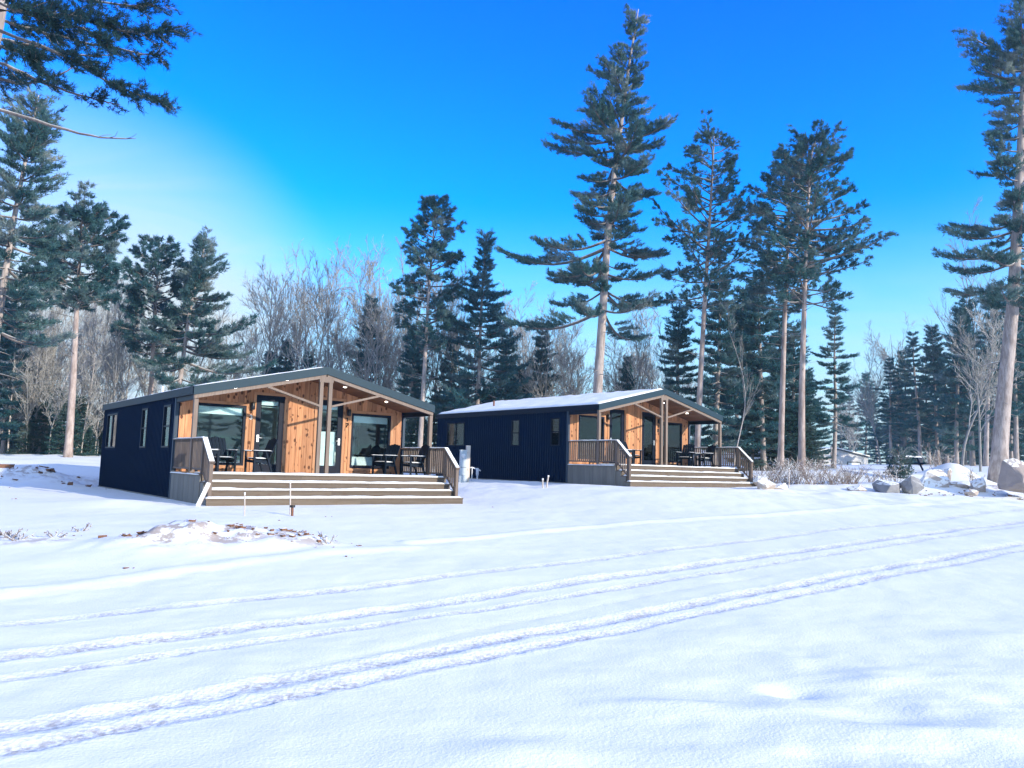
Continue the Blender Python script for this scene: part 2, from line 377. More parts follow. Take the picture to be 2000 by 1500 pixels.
def base_z(x, y):
    x = np.atleast_1d(np.asarray(x, float)); y = np.atleast_1d(np.asarray(y, float)); sh = x.shape
    xc = np.clip(x, -130, 130).ravel(); yc = np.clip(y, -90, 160).ravel(); out = np.empty(len(xc))
    for i in range(0, len(xc), 60000):
        a = xc[i:i + 60000]; b = yc[i:i + 60000]
        r2 = (a[:, None] - CT[None, :, 0]) ** 2 + (b[:, None] - CT[None, :, 1]) ** 2
        out[i:i + 60000] = (.5 * r2 * np.log(r2 + 1e-12)) @ TW[:-3] + TW[-3] + TW[-2] * a + TW[-1] * b
    return out.reshape(sh)
def gz(x, y): return float(base_z(x, y)[0])
def hit(px, py):
    """where the photo pixel's line of sight meets the bare terrain"""
    r = ray(px, py); r = r / r[1]; D = np.concatenate([np.arange(2.5, 60, .05), np.arange(60, 160, .5)])
    z = base_z(r[0] * D, D); i = np.argmax(EYE + r[2] * D < z)
    return np.array([r[0] * D[i], D[i], z[i]])
def seg_dist(x, y, poly):
    """distance to a polyline and arc length along it"""
    best = np.full(x.shape, 1e9); side = np.zeros(x.shape); arc = np.zeros(x.shape); s0 = 0
    for (ax, ay), (bx, by) in zip(poly[:-1], poly[1:]):
        dx, dy = bx - ax, by - ay; l = math.hypot(dx, dy)
        t = np.clip(((x - ax) * dx + (y - ay) * dy) / l ** 2, 0, 1)
        d = np.hypot(x - ax - t * dx, y - ay - t * dy); k = d < best
        best = np.where(k, d, best); arc = np.where(k, s0 + t * l, arc)
        side = np.where(k, np.sign((x - ax) * dy - (y - ay) * dx), side); s0 += l
    return best, side, arc
TRACKS = [  # pixel path, half width, depth, tread strength
    ([(-260, 1262), (0, 1222), (350, 1182), (700, 1147), (1000, 1112), (1400, 1062), (1700, 1028), (2000, 996), (2200, 978)], .13, .018, .8),
    ([(-260, 1325), (0, 1287), (350, 1243), (700, 1200), (1000, 1156), (1400, 1098), (1700, 1058), (2000, 1018), (2200, 994)], .15, .024, 1.),
    ([(-260, 1375), (0, 1330), (350, 1277), (700, 1228), (1000, 1181), (1400, 1116), (1700, 1071), (2000, 1027), (2200, 1000)], .09, .017, .9),
    ([(-300, 1490), (0, 1437), (350, 1372), (700, 1306), (1000, 1246), (1400, 1170), (1700, 1115), (2000, 1062), (2200, 1030)], .13, .026, 1.),
    ([(-300, 1535), (0, 1475), (350, 1406), (700, 1336), (1000, 1275), (1400, 1192), (1700, 1133), (2000, 1075), (2200, 1040)], .10, .022, 1.),
    ([(-200, 1190), (0, 1160), (350, 1115), (620, 1085), (800, 1072)], .22, -.035, .3),
    ([(500, 1330), (1000, 1215), (1300, 1155), (1500, 1122)], .06, .010, .2),
    ([(800, 1062), (1150, 1028), (1500, 1004), (1800, 985), (2000, 972)], .2, -.035, .2)]
TPOLY = [[tuple(hit(*p)[:2]) for p in t[0]] for t in TRACKS]
MOUNDS = []   # x, y, rx, ry, angle, height, soil
def mound(px, py, rx, ry, h, soil=0., ang=0.):
    p = hit(px, py); MOUNDS.append((p[0], p[1], rx, ry, R(ang), h, soil)); return p
mound(380, 1068, 1.2, .75, .28, .72, 14); mound(455, 1055, .8, .7, .14, .45, 0); mound(595, 1068, .6, .5, .11, .65, -10)
mound(1540, 1352, .17, .14, -.06); mound(1450, 1395, .45, .2, .03); mound(1700, 1330, .5, .22, .035, 0, 20); mound(1330, 1385, .35, .12, .03); mound(1830, 1440, .7, .2, .035)
mound(1950, 1255, .5, .3, .05); mound(1000, 1480, .4, .2, .03); mound(100, 945, 3., 1.8, .22, .3); mound(20, 940, 1.6, 1.2, .22, .6); mound(40, 1062, .8, .5, .1, .5)
mound(1862, 936, 1.1, 1.2, .75); mound(1700, 955, 2.2, 1., .2); mound(1880, 950, 2.2, .9, .2, .2); mound(1560, 935, 4., 2., .35); mound(1820, 960, 2., .8, .22); mound(240, 985, 1.4, .8, .12)
mound(1460, 945, 1.6, .9, .3); mound(1975, 966, 2., 1., .3, .7)
def ground_z(x, y, full=False):
    x = np.asarray(x, float); y = np.asarray(y, float)
    z = base_z(x, y); r = np.hypot(x, y)
    far = sstep(r, 9, 60)
    z = z + (fbm(x * .22, y * .22, 3) * .07 + fbm(x * .06, y * .06, 9) * .35 * far) * sstep(r, 1, 12)
    z = z + fbm(x * 1.1, y * 1.1, 21, 4) * .02 + fbm(x * 4.5, y * 4.5, 31, 3) * .008
    low = sstep(x, 0.2, 2.5) * (1 - sstep(y, 5.5, 9))                       # trampled corner by the camera
    z = z + low * (fbm(x * 1.6, y * 2.6, 41, 4) * .04)
    wild = sstep(r, 24, 34) * (1 - sstep(r, 70, 110))
    z = z + wild * fbm(x * .8, y * .8, 51, 4) * .12
    soil = np.zeros(z.shape); packed = np.zeros(z.shape); track = np.zeros(z.shape)
    for mx, my, rx, ry, an, h, so in MOUNDS:
        dx, dy = x - mx, y - my; a = (dx * math.cos(an) + dy * math.sin(an)) / rx; b = (-dx * math.sin(an) + dy * math.cos(an)) / ry
        q = a * a + b * b; k = q < 6
        g = np.where(k, np.exp(-q), 0); rough = 1 + .7 * fbm(x * 2.2, y * 2.2, 61, 4) if so else 1.
        z = z + h * g * rough; soil = np.maximum(soil, so * sstep(g, .18, .6))
    for (path, hw, dep, tr), poly in zip(TRACKS, TPOLY):
        d, sd, arc = seg_dist(x, y, poly); k = d < hw * 4
        wob = fbm(arc * 1.7, sd * 3 + hw * 99, 71, 3)
        dd = d / hw
        groove = np.exp(-(dd * 1.05) ** 4)
        ridge = np.exp(-((dd - 1.3) / .22) ** 2) * np.clip(.35 + 1.5 * fbm(x * 9, y * 9, 81, 3) + wob * .9, 0, 2)
        tread = groove * tr * .010 * (vnoise(arc * 14, d / .05, 91) + vnoise(x * 26, y * 26, 92))
        z = z + np.where(k, -dep * groove * (1 + .3 * wob) + abs(dep) * .55 * ridge * (tr > .25) + tread, 0)
        if dep > 0: track = np.maximum(track, np.where(k, (1 - sstep(dd, 1.2, 1.9)) * min(1, tr), 0))
        if dep > 0: packed = np.maximum(packed, np.where(k, groove * tr * (.8 + 1.0 * fbm(x * 6, y * 6, 95, 3)), 0))
    for c in (1, 2):   # level pads under the cabins
        dx, dy = x - CABIN[c][0], y - CABIN[c][1]; u = dx * CB + dy * SB; v = -dx * SB + dy * CB
        e = np.maximum(np.maximum(-.05 - u, u - 7.7), np.maximum(-1.75 - v, v - 11.6))
        k = 1 - sstep(e, .0, 1.3); pad = CABIN[c][2] - DECK + fbm(x * 1.5, y * 1.5, 101, 3) * .05 * sstep(e, -.3, .4)
        z = z * (1 - k) + (pad + .015) * k
    return (z, packed, soil, track) if full else z
def axis_grid(segs):
    out = [segs[0][0]]
    for a, b, s0, g in segs:
        p = a; s = s0
        while p < b - 1e-6:
            p += s; s *= g
            if p > b: p = b
            out.append(p)
    return np.array(out)
_xr = axis_grid([(0, 13, .08, 1.0), (13, 420, .085, 1.035)]); _xl = -axis_grid([(0, 10, .08, 1.0), (10, 420, .085, 1.04)])
GX = np.unique(np.concatenate([_xl, _xr]))
_yf = [2.6]
while _yf[-1] < 420: _yf.append(_yf[-1] + max(.035, .0085 * _yf[-1]) if _yf[-1] < 60 else _yf[-1] * 1.03)
GY = np.concatenate([-axis_grid([(0, 260, .8, 1.25)])[::-1] + 2.5, np.array(_yf)])
xx, yy = np.meshgrid(GX, GY)
zz, pk, so, tk = ground_z(xx, yy, True)
nx, ny = len(GX), len(GY)
ii = (np.arange(ny - 1)[:, None] * nx + np.arange(nx - 1)[None]).ravel()
gm = mesh_np('snow_ground', np.stack([xx, yy, zz], -1).reshape(-1, 3), np.stack([ii, ii + 1, ii + 1 + nx, ii + nx], -1), MT['ground'], True)
for nm, arr in (('packed', pk), ('soil', so), ('track', tk)):
    a = gm.attributes.new(nm, 'FLOAT', 'POINT'); a.data.foreach_set('value', np.clip(arr, 0, 1).astype(np.float32).ravel())
ground = link('snow_ground', gm); ground['kind'] = 'structure'; ground['label'] = 'snow-covered ground crossed by tyre tracks'
def on_ground(x, y): return float(ground_z(np.array([x]), np.array([y]))[0])
def stand(px, D):
    """ground point in photo column px at distance D"""
    py = 900
    for _ in range(4):
        p = at(px, py, D); py += (p[2] - gz(p[0], p[1])) * F / D
    p = at(px, py, D); return np.array([p[0], p[1], on_ground(p[0], p[1])])

# ------------------------------------------------------------------ cabins
W, RID, HE, HR, LEN, VW, VD = 7.61, 3.805, 2.31, 3.21, 11.55, 1.81, -.89
SL = (HR - HE) / RID
RT = .20                                     # roof thickness
def roof_w(u): return HR - abs(u - RID) * SL
def ceil_w(u): return roof_w(u) - RT
RISE, RUN = .20, .26
def clip_strip(name, parent, u0, u1, v0, v1, w0, topf, mat):
    """upright plank whose top follows the roof slope"""
    V = np.array([(u, v, w) for u in (u0, u1) for v in (v0, v1) for w in (w0, topf(u))], float); V[:, 2] += DECK
    return link(name, mesh_np(name, V, BOXF, mat), parent)
def digit(ch, parent, u, v, w, h, mat):
    """raised house number, drawn as one bent rod"""
    P = {'1': [(-.18, .72), (.05, 1), (.05, 0)], '2': [(-.28, .78), (-.18, .95), (.02, 1), (.22, .92), (.27, .72), (.15, .48), (-.1, .22), (-.3, 0), (.32, 0)],
         '3': [(-.26, .84), (-.1, .98), (.1, .99), (.25, .84), (.2, .62), (-.02, .53), (.22, .44), (.29, .22), (.14, .03), (-.1, 0), (-.28, .16)],
         '0': [(0, 1), (.2, .92), (.28, .7), (.28, .3), (.2, .08), (0, 0), (-.2, .08), (-.28, .3), (-.28, .7), (-.2, .92), (0, 1)]}[ch]
    g = Geo(); g.tube([(u + a * h, v, DECK + w + b * h) for a, b in P], .019, 5); return g.build('number', mat, parent)
def wall_box(g, axis, c0, c1, a0, a1, w0, w1, holes):
    """slab across [a0,a1]x[w0,w1] with rectangular holes; axis 'u': runs along u, c = v range; axis 'v': runs along v, c = u range"""
    xs = sorted({a0, a1, *[h[0] for h in holes], *[h[1] for h in holes]})
    for x0, x1 in zip(xs[:-1], xs[1:]):
        cut = sorted([(h[2], h[3]) for h in holes if h[0] < x1 - 1e-6 and h[1] > x0 + 1e-6]); p = w0
        for b, t in cut + [(w1, w1)]:
            if b > p + 1e-4:
                g.box(*((x0, x1, c0, c1) if axis == 'u' else (c0, c1, x0, x1)), DECK + p, DECK + b)
            p = t
def ring(name, parent, axis, c0, c1, a0, a1, w0, w1, t, mat):
    g = Geo(); f = (lambda x0, x1, p, q: g.box(*((x0, x1, c0, c1) if axis == 'u' else (c0, c1, x0, x1)), DECK + p, DECK + q))
    f(a0, a0 + t, w0, w1); f(a1 - t, a1, w0, w1); f(a0 + t, a1 - t, w0, w0 + t); f(a0 + t, a1 - t, w1 - t, w1)
    return g.build(name, mat, parent)
def snow_slab(name, parent, x0, x1, y0, y1, z, th, mat=None, step=.12, seed=1, zf=None, keep=.0):
    """drift of snow with an uneven top that thins out at its edges; where it thins below nothing it is bare"""
    nx_ = max(3, int((x1 - x0) / step) + 1); ny_ = max(4, int((y1 - y0) / step) + 1)
    X, Y = np.meshgrid(np.linspace(x0, x1, nx_), np.linspace(y0, y1, ny_))
    e = np.minimum(np.minimum(X - x0, x1 - X), np.minimum(Y - y0, y1 - Y))
    T = th * (sstep(e, -.01, min(.10, (min(x1 - x0, y1 - y0)) * .3)) * (.9 + .55 * fbm(X * 1.9, Y * 2.3, seed, 3))) - keep * th
    X = X + fbm(X * 3, Y * 3 + 9, seed + 5, 2) * .012
    Z = z + np.maximum(T, -.004) + (zf(X) if zf else 0)
    n = nx_ * ny_; top = np.stack([X, Y, Z], -1).reshape(-1, 3)
    i = (np.arange(ny_ - 1)[:, None] * nx_ + np.arange(nx_ - 1)[None]).ravel()
    q = [np.stack([i, i + 1, i + 1 + nx_, i + nx_], -1)]
    b = np.concatenate([np.arange(nx_), np.arange(1, ny_) * nx_ + nx_ - 1, (ny_ - 1) * nx_ + np.arange(nx_ - 2, -1, -1), np.arange(ny_ - 2, 0, -1) * nx_])
    low = top[b].copy(); low[:, 2] = z - .005 + (zf(low[:, 0]) if zf else 0)
    k = np.arange(len(b)); k2 = (k + 1) % len(b)
    q.append(np.stack([n + k, n + k2, b[k2], b[k]], -1))
    return link(name, mesh_np(name, np.vstack([top, low]), np.vstack(q), mat or MT['snow'], True), parent)
def planks(parent, rects, grid, v0, v1, mat, name='cedar_plank'):
    """vertical boards: rects (u0,u1,w0,top) split at the board grid with a narrow open joint"""
    for u0, u1, w0, top in rects:
        cuts = [u0] + [g for g in grid if u0 + .03 < g < u1 - .03] + [u1]
        for a, b in zip(cuts[:-1], cuts[1:]):
            d = random.uniform(0, .006)
            tf = (lambda u, top=top: min(top, ceil_w(u) + .01)) if top else (lambda u: ceil_w(u) + .01)
            clip_strip(name, parent, a + .004, b - .004, v0 - d, v1, w0, tf, mat)
def railing(parent, u, cabin_no):
    m = MT['rail']; D = DECK; vn = VD - .65; drop = .577
    cap = Geo(); cap.box(u - .07, u + .07, VD - .02, VW - .02, D + .885, D + .92)
    cap.bar((u, VD - .02, D + .9), (u, vn - .08, D + .9 - drop - .05), .14, .035, (1, 0, 0) if False else (0, 0, 1))
    c = cap.build('top_rail', m, parent)
    sn = snow_slab('snow_layer', c, u - .07, u + .07, VD, VW - .06, D + .919, .03, step=.09, seed=3 + cabin_no)
    g = Geo(); n = 14
    P = [(u, VD - .02 - t * .65, D + .925 - t * drop) for t in np.linspace(0, 1.05, n)]
    for a, b in zip(P[:-1], P[1:]): g.bar(a, b, .125, .028 + .008 * random.random())
    g.build('snow_layer', MT['snow'], c)
    lo = Geo(); lo.box(u - .02, u + .02, VD, VW - .02, D + .085, D + .135); lo.bar((u, VD, D + .11), (u, vn, D + .11 - drop), .04, .05); lo.build('bottom_rail', m, parent)
    for v, a, b in ((VD - .0, -.02, .885), (.085, 0, .885), (vn, -DECK + RISE, .9 - drop - .02)):
        box('rail_post', parent, u - .048, u + .048, v - .048, v + .048, D + a, D + b, m)
    bm = mesh_np('baluster', box_v(-.019, .019, -.019, .019, 0, .76), BOXF, m)
    v = VW - .12
    while v > VD + .07:
        if abs(v - .085) > .07: link('baluster', bm, parent, (u, v, D + .13))
        v -= .112
    for k in range(1, 6):
        t = k / 6; link('baluster', bm, parent, (u, VD - t * .65, D + .12 - t * drop))
def make_cabin(c, label):
    x, y, z = CABIN[c]
    root = thing('cabin', label, 'cabin', (x, y, z - DECK), BANG, 'twin-unit cabins')
    D = DECK; nums = (('1', '3'), ('1', '2')) if c == 1 else (('1', '1'), ('1', '0'))
    # --- side and back walls: ribbed navy siding
    U0, U1 = .04, W - .04
    side = [(2.30, 2.86, .72, 1.86), (4.92, 5.50, .72, 1.86), (9.1, 10.6, .74, 1.86)] if c == 2 else [(2.22, 2.98, .67, 1.92), (4.86, 5.56, .67, 1.92), (9.1, 10.75, .67, 1.92)]
    for nm, ua, ub, holes, sgn in (('side_wall', U0, U0 + .12, side, -1), ('side_wall', U1 - .12, U1, side, 1)):
        g = Geo(); wall_box(g, 'v', ua, ub, VW, LEN - .06, -DECK + .04, ceil_w(U0 + .06) , holes)
        o = ua if sgn < 0 else ub; v = VW + .16
        while v < LEN - .1:                                                     # raised ribs, broken at the windows
            hs = [(h[2] - .06, h[3] + .06) for h in holes if h[0] - .06 < v < h[1] + .06]; p = -DECK + .05
            for b, t in hs + [(ceil_w(.1) - .02, 9)]:
                g.box(*sorted((o, o + sgn * .012)), v - .012, v + .012, D + p, D + b); p = t
            v += .152
        g.build(nm, MT['siding'], root)
        for k, (a, b, w0, w1) in enumerate(holes):
            wn = ring('window', root, 'v', *sorted((o - sgn * .05, o + sgn * .025)), a, b, w0, w1, .045, MT['navy'])
            box('pane', wn, *sorted((o - sgn * .02, o - sgn * .026)), a + .04, b - .04, D + w0 + .04, D + w1 - .04, MT['glass'])
            if b - a > 1: box('mullion', wn, *sorted((o - sgn * .03, o + sgn * .01)), (a + b) / 2 - .02, (a + b) / 2 + .02, D + w0 + .04, D + w1 - .04, MT['navy'])
            else: box('mullion', wn, *sorted((o - sgn * .03, o + sgn * .01)), a + .04, b - .04, D + (w0 + w1) / 2 - .02, D + (w0 + w1) / 2 + .02, MT['navy'])
            box('blind', wn, *sorted((o - sgn * .07, o - sgn * .075)), a + .05, b - .05, D + w1 - (.42 if c == 2 else .16), D + w1 - .05, MT['blind'])
            g = Geo(); g.box(*sorted((o - sgn * .012, o - sgn * .04)), a + .045, a + .07, D + w0 + .05, D + w1 - .05); g.build('white_reveal', MT['blind'], wn)
    g = Geo(); wall_box(g, 'u', LEN - .18, LEN - .06, U0 + .13, U1 - .13, -DECK + .04, ceil_w(U0) + .01, [])
    V = np.array([(U0 + .13, v, D + ceil_w(U0) + .012) for v in (LEN - .18, LEN - .06)] + [(U1 - .13, v, D + ceil_w(U0) + .012) for v in (LEN - .18, LEN - .06)] + [(RID, v, D + ceil_w(RID)) for v in (LEN - .18, LEN - .06)])
    g.add(V, [(0, 1, 3, 2), (0, 4, 5, 1), (2, 3, 5, 4)], [(0, 2, 4), (1, 5, 3)]); g.build('back_wall', MT['siding'], root)
    for u in (U0 - .012, U1 - .09 + .012): box('corner_board', root, u, u + .09, VW - .035, VW + .07, D - DECK + .04, D + ceil_w(u) - .01, MT['trim'])
    box('foundation_strip', root, U0 - .03, U0 + .02, VW, LEN - .06, -.05, .05, MT['skirt'])
    # --- cedar front wall
    op = [(.60, 2.07, .20, 2.0), (2.36, 3.26, 0, 2.36), (4.35, 5.25, 0, 2.36), (5.56, 7.03, .20, 2.0)]
    cw = ring_fill = Geo(); wall_box(cw, 'u', VW + .03, VW + .12, U0 + .12, U1 - .12, 0, 2.05, [(a, b, w0, min(w1, 2.05)) for a, b, w0, w1 in op])
    wall_box(cw, 'u', VW + .03, VW + .12, 1.6, W - 1.6, 2.05, 2.42, [(a, b, 2.05, w1) for a, b, w0, w1 in op if w1 > 2.1])
    fw = cw.build('front_wall', MT['plaster'], root)
    grid = [U0 + .1 + .187 * k + random.uniform(-.012, .012) for k in range(42)]
    us = [U0 + .08, .60, 2.07, 2.36, 3.26, 4.35, 5.25, 5.56, 7.03, U1 - .08]
    rects = [(us[0], us[1], .0, 0), (us[2], us[3], 0, 0), (us[4], us[5], 0, 0), (us[6], us[7], 0, 0), (us[8], us[9], 0, 0)]
    for a, b, w0, w1 in op:
        if w0 > .05: rects.append((a, b, 0, w0))
        rects.append((a, b, w1, 0))
    planks(fw, rects, grid, VW + .005, VW + .028, MT['cedar'])
    for i, (a, b, w0, w1) in enumerate(op):
        for k, (p, q, r, s, mm) in enumerate(((a - .085, a, w0 if w0 < .05 else w0 - .085, w1, 'cedar_trim'), (b, b + .085, w0 if w0 < .05 else w0 - .085, w1, 'cedar_trim'), (a - .085, b + .085, w1, w1 + .085, 'cedar_h'), (a, b, w0 - .085, w0, 'cedar_h'))):
            if k == 3 and w0 < .05: continue
            box('casing', fw, p, q, VW - .022, VW + .004, D + r, D + s, MT[mm])
    for i in (0, 3):
        a, b, w0, w1 = op[i]
        wn = ring('window', root, 'u', VW - .01, VW + .09, a, b, w0, w1, .075, MT['navy'])
        box('pane', wn, a + .07, b - .07, VW + .03, VW + .036, D + w0 + .07, D + w1 - .07, MT['glass'])
        box('blind', wn, a + .09, b - .09, VW + .085, VW + .09, D + w1 - (.30 if c == 1 else .42), D + w1 - .085, MT['blind'])
    for i, hs in ((1, -1), (2, 1)):
        a, b, w0, w1 = op[i]
        dr = ring('door', root, 'u', VW + .0, VW + .05, a + .035, b - .035, .02, w1 - .035, .135, MT['navy'])
        ring('door_frame', dr, 'u', VW - .012, VW + .1, a, b, 0, w1, .034, MT['navy'])
        box('kick_panel', dr, a + .17, b - .17, VW + .004, VW + .046, D + .155, D + .26, MT['navy'])
        box('pane', dr, a + .165, b - .165, VW + .02, VW + .026, D + .25, D + w1 - .16, MT['glass'])
        box('blind', dr, a + .18, b - .18, VW + .06, VW + .064, D + w1 - .30, D + w1 - .165, MT['blind'])
        if (c, i) == (1, 2): box('curtain', dr, a + .18, b - .18, VW + .12, VW + .13, D + .25, D + 1.35, MT['blind'])
        if (c, i) == (2, 2): box('curtain', dr, a + .18, b - .18, VW + .12, VW + .13, D + .30, D + .75, MT['blind'])
        hu = a + .105 if hs < 0 else b - .105
        g = Geo(); g.box(hu - .032, hu + .032, VW - .016, VW - .001, D + .93, D + 1.14); g.tube([(hu, VW - .01, D + 1.06), (hu, VW - .06, D + 1.06), (hu - hs * .02, VW - .065, D + 1.06), (hu - hs * .13, VW - .065, D + 1.055)], .013, 6)
        g.build('handle', MT['steel'], dr)
    for u, w, (d1, d2), m in ((2.215, 1.62, nums[0], 'digit_white' if c == 1 else 'digit_dark'), (5.405, 1.55, nums[1], 'digit_dark')):
        digit(d1, root, u, VW - .012, w + .16, .13, MT['digit_dark' if c == 1 else m]); digit(d2, root, u, VW - .012, w - .02, .13, MT[m])
        g = Geo(); g.lathe([(.0, -.11), (.055, -.11), (.062, -.1), (.062, .1), (.055, .11), (0, .11)], 14, (u + .02, VW - .09, D + 2.0)); g.box(u - .02, u + .06, VW - .05, VW - .001, D + 1.93, D + 2.07)
        g.build('wall_light', MT['black'], root, True)
    # --- rooms
    g = Geo(); g.box(RID - .06, RID + .06, VW + .13, 5.2, D, D + 2.4); g.box(U0 + .13, U1 - .13, 5.2, 5.3, D, D + 2.4); g.build('inner_wall', MT['plaster'], root)
    box('room_ceiling', root, U0 + .13, U1 - .13, VW + .125, LEN - .2, D + 2.003, D + 2.02, MT['plaster'])
    box('room_floor', root, U0 + .13, U1 - .13, VW + .0, LEN - .2, D - .05, D - .004, MT['floor'])
    # --- roof
    g = Geo()
    for s in (0, 1):
        uo = 0 if s == 0 else W
        V = [(uo, v, D + roof_w(0) - a) for v in (.03, LEN) for a in (RT, 0)] + [(RID, v, D + HR - a) for v in (.03, LEN) for a in (RT, 0)]
        g.add(V, BOXF)
    rf = g.build('roof', MT['navy'], root)
    for s in (0, 1):
        def side_u(t, s=s): return t if s == 0 else W - t
        V = [(side_u(t), v, D + roof_w(t) - a) for t in (-.012, RID - (0 if s == 0 else .002)) for v in (-.012, .03) for a in (.23, -.006)]
        link('front_fascia', mesh_np('front_fascia', V, BOXF, MT['fascia']), rf)
        box('side_fascia', rf, *sorted((side_u(-.03), side_u(0))), -.012 + .045, LEN, D + HE - .215, D + HE + .003, MT['navy'])
        V = [(side_u(t), v, D + roof_w(t) - a) for t in (.02, RID - .02) for v in (.03, .125) for a in (.335, .232)]
        link('rafter', mesh_np('rafter', V, BOXF, MT['tan']), rf)
        for k in range(12):                                                     # ceiling boards of the porch
            t0, t1 = .15 + k * .3045, .15 + (k + 1) * .3045 - .007
            V = [(side_u(t), v, D + roof_w(t) - a) for t in (t0, t1) for v in (.13, VW + .03) for a in (RT + .018, RT + .001)]
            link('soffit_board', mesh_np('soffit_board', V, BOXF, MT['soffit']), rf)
        zf = (lambda X, s=s: (X - 0) * SL if s == 0 else (W - X) * SL)
        th = .035 if c == 1 else .075
        snow_slab('roof_snow', rf, *((.0, RID) if s == 0 else (RID, W)), .0, LEN, D + HE, th, step=.16, seed=11 + s + 4 * c, zf=zf)
        for t, v in (((1.25, .95), (2.75, .95)) if s else ((1.25, .5), (2.75, .5))):
            u = side_u(t); g = Geo(); g.lathe([(0, 0), (.055, 0), (.055, .012)], 14, (u, v, D + roof_w(t) - RT - .026)); lo = g.build('downlight', MT['lamp'], rf)
        box('porch_beam', root, *sorted((side_u(.04), side_u(.14))), .125, VW - .04, D + 1.96, D + HE - RT - .002, MT['navy'])
        box('post', root, *sorted((side_u(.03), side_u(.14))), .03, .14, D, D + ceil_w(.03) - .14, MT['tan'])
        box('post', root, *sorted((side_u(RID - .20), side_u(RID - .09))), .03, .13, D, D + HR - .47, MT['tan'])
        g = Geo(); g.bar((side_u(RID - .19), .075, D + 2.03), (side_u(2.02), .075, D + ceil_w(2.02) - .12), .06, .105, (0, 1, 0)); g.build('brace', MT['tan'], root)
    box('ridge_block', root, RID - .22, RID + .22, .025, .135, D + HR - .47, D + HR - .30, MT['tan'])
    g = Geo(); g.tube([(1.35, 8.6, D + roof_w(1.35) - .05), (1.35, 8.6, D + roof_w(1.35) + .33)], .045, 10); g.build('vent_pipe', MT['pvc' if c == 1 else 'rust'], rf)
    # --- deck, steps
    v = VD
    while v < VW - .02:
        box('deck_board', root, .02, W - .02, v + .003, min(v + .142, VW) - .003, D - .035, D - .002, MT['deck']); v += .142
    for u in (.03, W - .06):
        v = VD + .004; k = 0
        while v < VW - .01:
            box('skirt_board', root, u + .004 * (k % 2), u + .03 + .002 * (k % 2), v, min(v + .235, VW - .04) - .003, -.05, D - .05, MT['skirt']); v += .235; k += 1
        box('rim_board', root, u - .012, u + .042, VD, VW - .04, D - .055, D - .036, MT['rail'])
    snow_slab('deck_snow', root, .12, W - .12, VD + .0, .25, D - .002, .05, step=.1, seed=31 + c, keep=.1)
    snow_slab('deck_snow', root, -.025, .035, VD + .05, VW - .1, D - .036, .03, step=.05, seed=35 + c)
    ext = .95 if c == 2 else .08
    for k in range(4):
        vk = VD - RUN * k; top = -RISE * k
        ua, ub = (.08, W - .08) if k < 3 else (-.02, W + ext)
        if k == 2: ua, ub = .06, W - .02
        cut = ua + (ub - ua) * (.36, .62, .45, .55)[k]
        for p, q in ((ua, cut - .002), (cut + .002, ub)):
            box('riser_board', root, p, q, vk - .022, vk, D + top - RISE, D + top - .036, MT['riser'])
        if k:
            for j in range(2):
                vt = VD - RUN * k + RUN * j * .5
                box('tread_board', root, ua - .02, ub + .0, vt - (.045 if j == 0 else 0), vt + RUN * .5 - (.0 if j else .004), D + top - .035, D + top - .001, MT['riser'])
            snow_slab('step_snow', root, ua - .015, ub - .01, vk - .043, vk + RUN - .03, D + top - .002, .055, step=.09, seed=41 + k + 5 * c)
        else:
            box('nosing', root, .02, W - .02, VD - .045, VD + .0, D - .035, D - .003, MT['riser'])
            snow_slab('step_snow', root, .12, W - .12, VD - .043, VD + .02, D - .004, .04, step=.05, seed=61 + c)
        if 0 < k < 4:                                                            # closed stair sides
            for u in (.045, W - .075): box('stringer', root, u, u + .03, vk + .002, vk + RUN, -.05, D + top - .037, MT['skirt'])
    railing(root, .085, c); railing(root, W - .085, c + 7)
    return root
cabin_a = make_cabin(1, 'nearer navy cabin with cedar porch on the left, numbers 13 and 12')
cabin_b = make_cabin(2, 'farther navy cabin on the right with thick snow on its roof')

# ------------------------------------------------------------------ porch furniture and rooms
def copy_tree(o, parent=None):
    c = o.copy(); COL.objects.link(c); c.parent = parent
    for ch in list(o.children): copy_tree(ch, c)
    return c
def place(o, c, u, v, w, rz):
    p = cab(c, u, v, w); o.location = p; o.rotation_euler = (0, 0, BANG + R(rz))
def make_chair():
    t = link('porch_chair', None); m = MT['poly']                               # faces -y
    for s in (-1, 1):
        g = Geo(); g.bar((s * .27, -.20, 0), (s * .27, -.22, .62), .05, .045); g.build('leg', m, t)
        g = Geo(); g.bar((s * .27, .34, 0), (s * .27, .12, .62), .05, .045); g.build('leg', m, t)
        g = Geo(); g.box(s * .285 - .06, s * .285 + .06, -.29, .30, .62, .645); g.build('arm', m, t)
        g = Geo(); g.bar((s * .24, -.21, .36), (s * .24, .26, .31), .03, .08); g.build('seat_rail', m, t)
    for k in range(5):
        g = Geo(); y = -.235 + k * .105; z = .415 - k * .013; g.box(-.245, .245, y, y + .088, z, z + .022); g.build('seat_slat', m, t)
    for k in range(5):
        x = -.21 + k * .105; g = Geo(); h = 1.02 - .02 * abs(k - 2)
        g.bar((x, .215, .36), (x, .215 + (h - .36) * .42, h), .092, .02); g.build('back_slat', m, t)
    g = Geo(); g.bar((-.25, .345, .62), (.25, .345, .62), .03, .06); g.bar((-.25, .47, .9), (.25, .47, .9), .03, .06); g.build('back_rail', m, t)
    s = snow_slab('seat_snow', t, -.24, .24, -.23, .2, .43, .03, step=.06, seed=77)
    for a in (-1, 1): snow_slab('arm_snow', t, a * .285 - .055, a * .285 + .055, -.28, .28, .644, .02, step=.05, seed=78 + a)
    return t
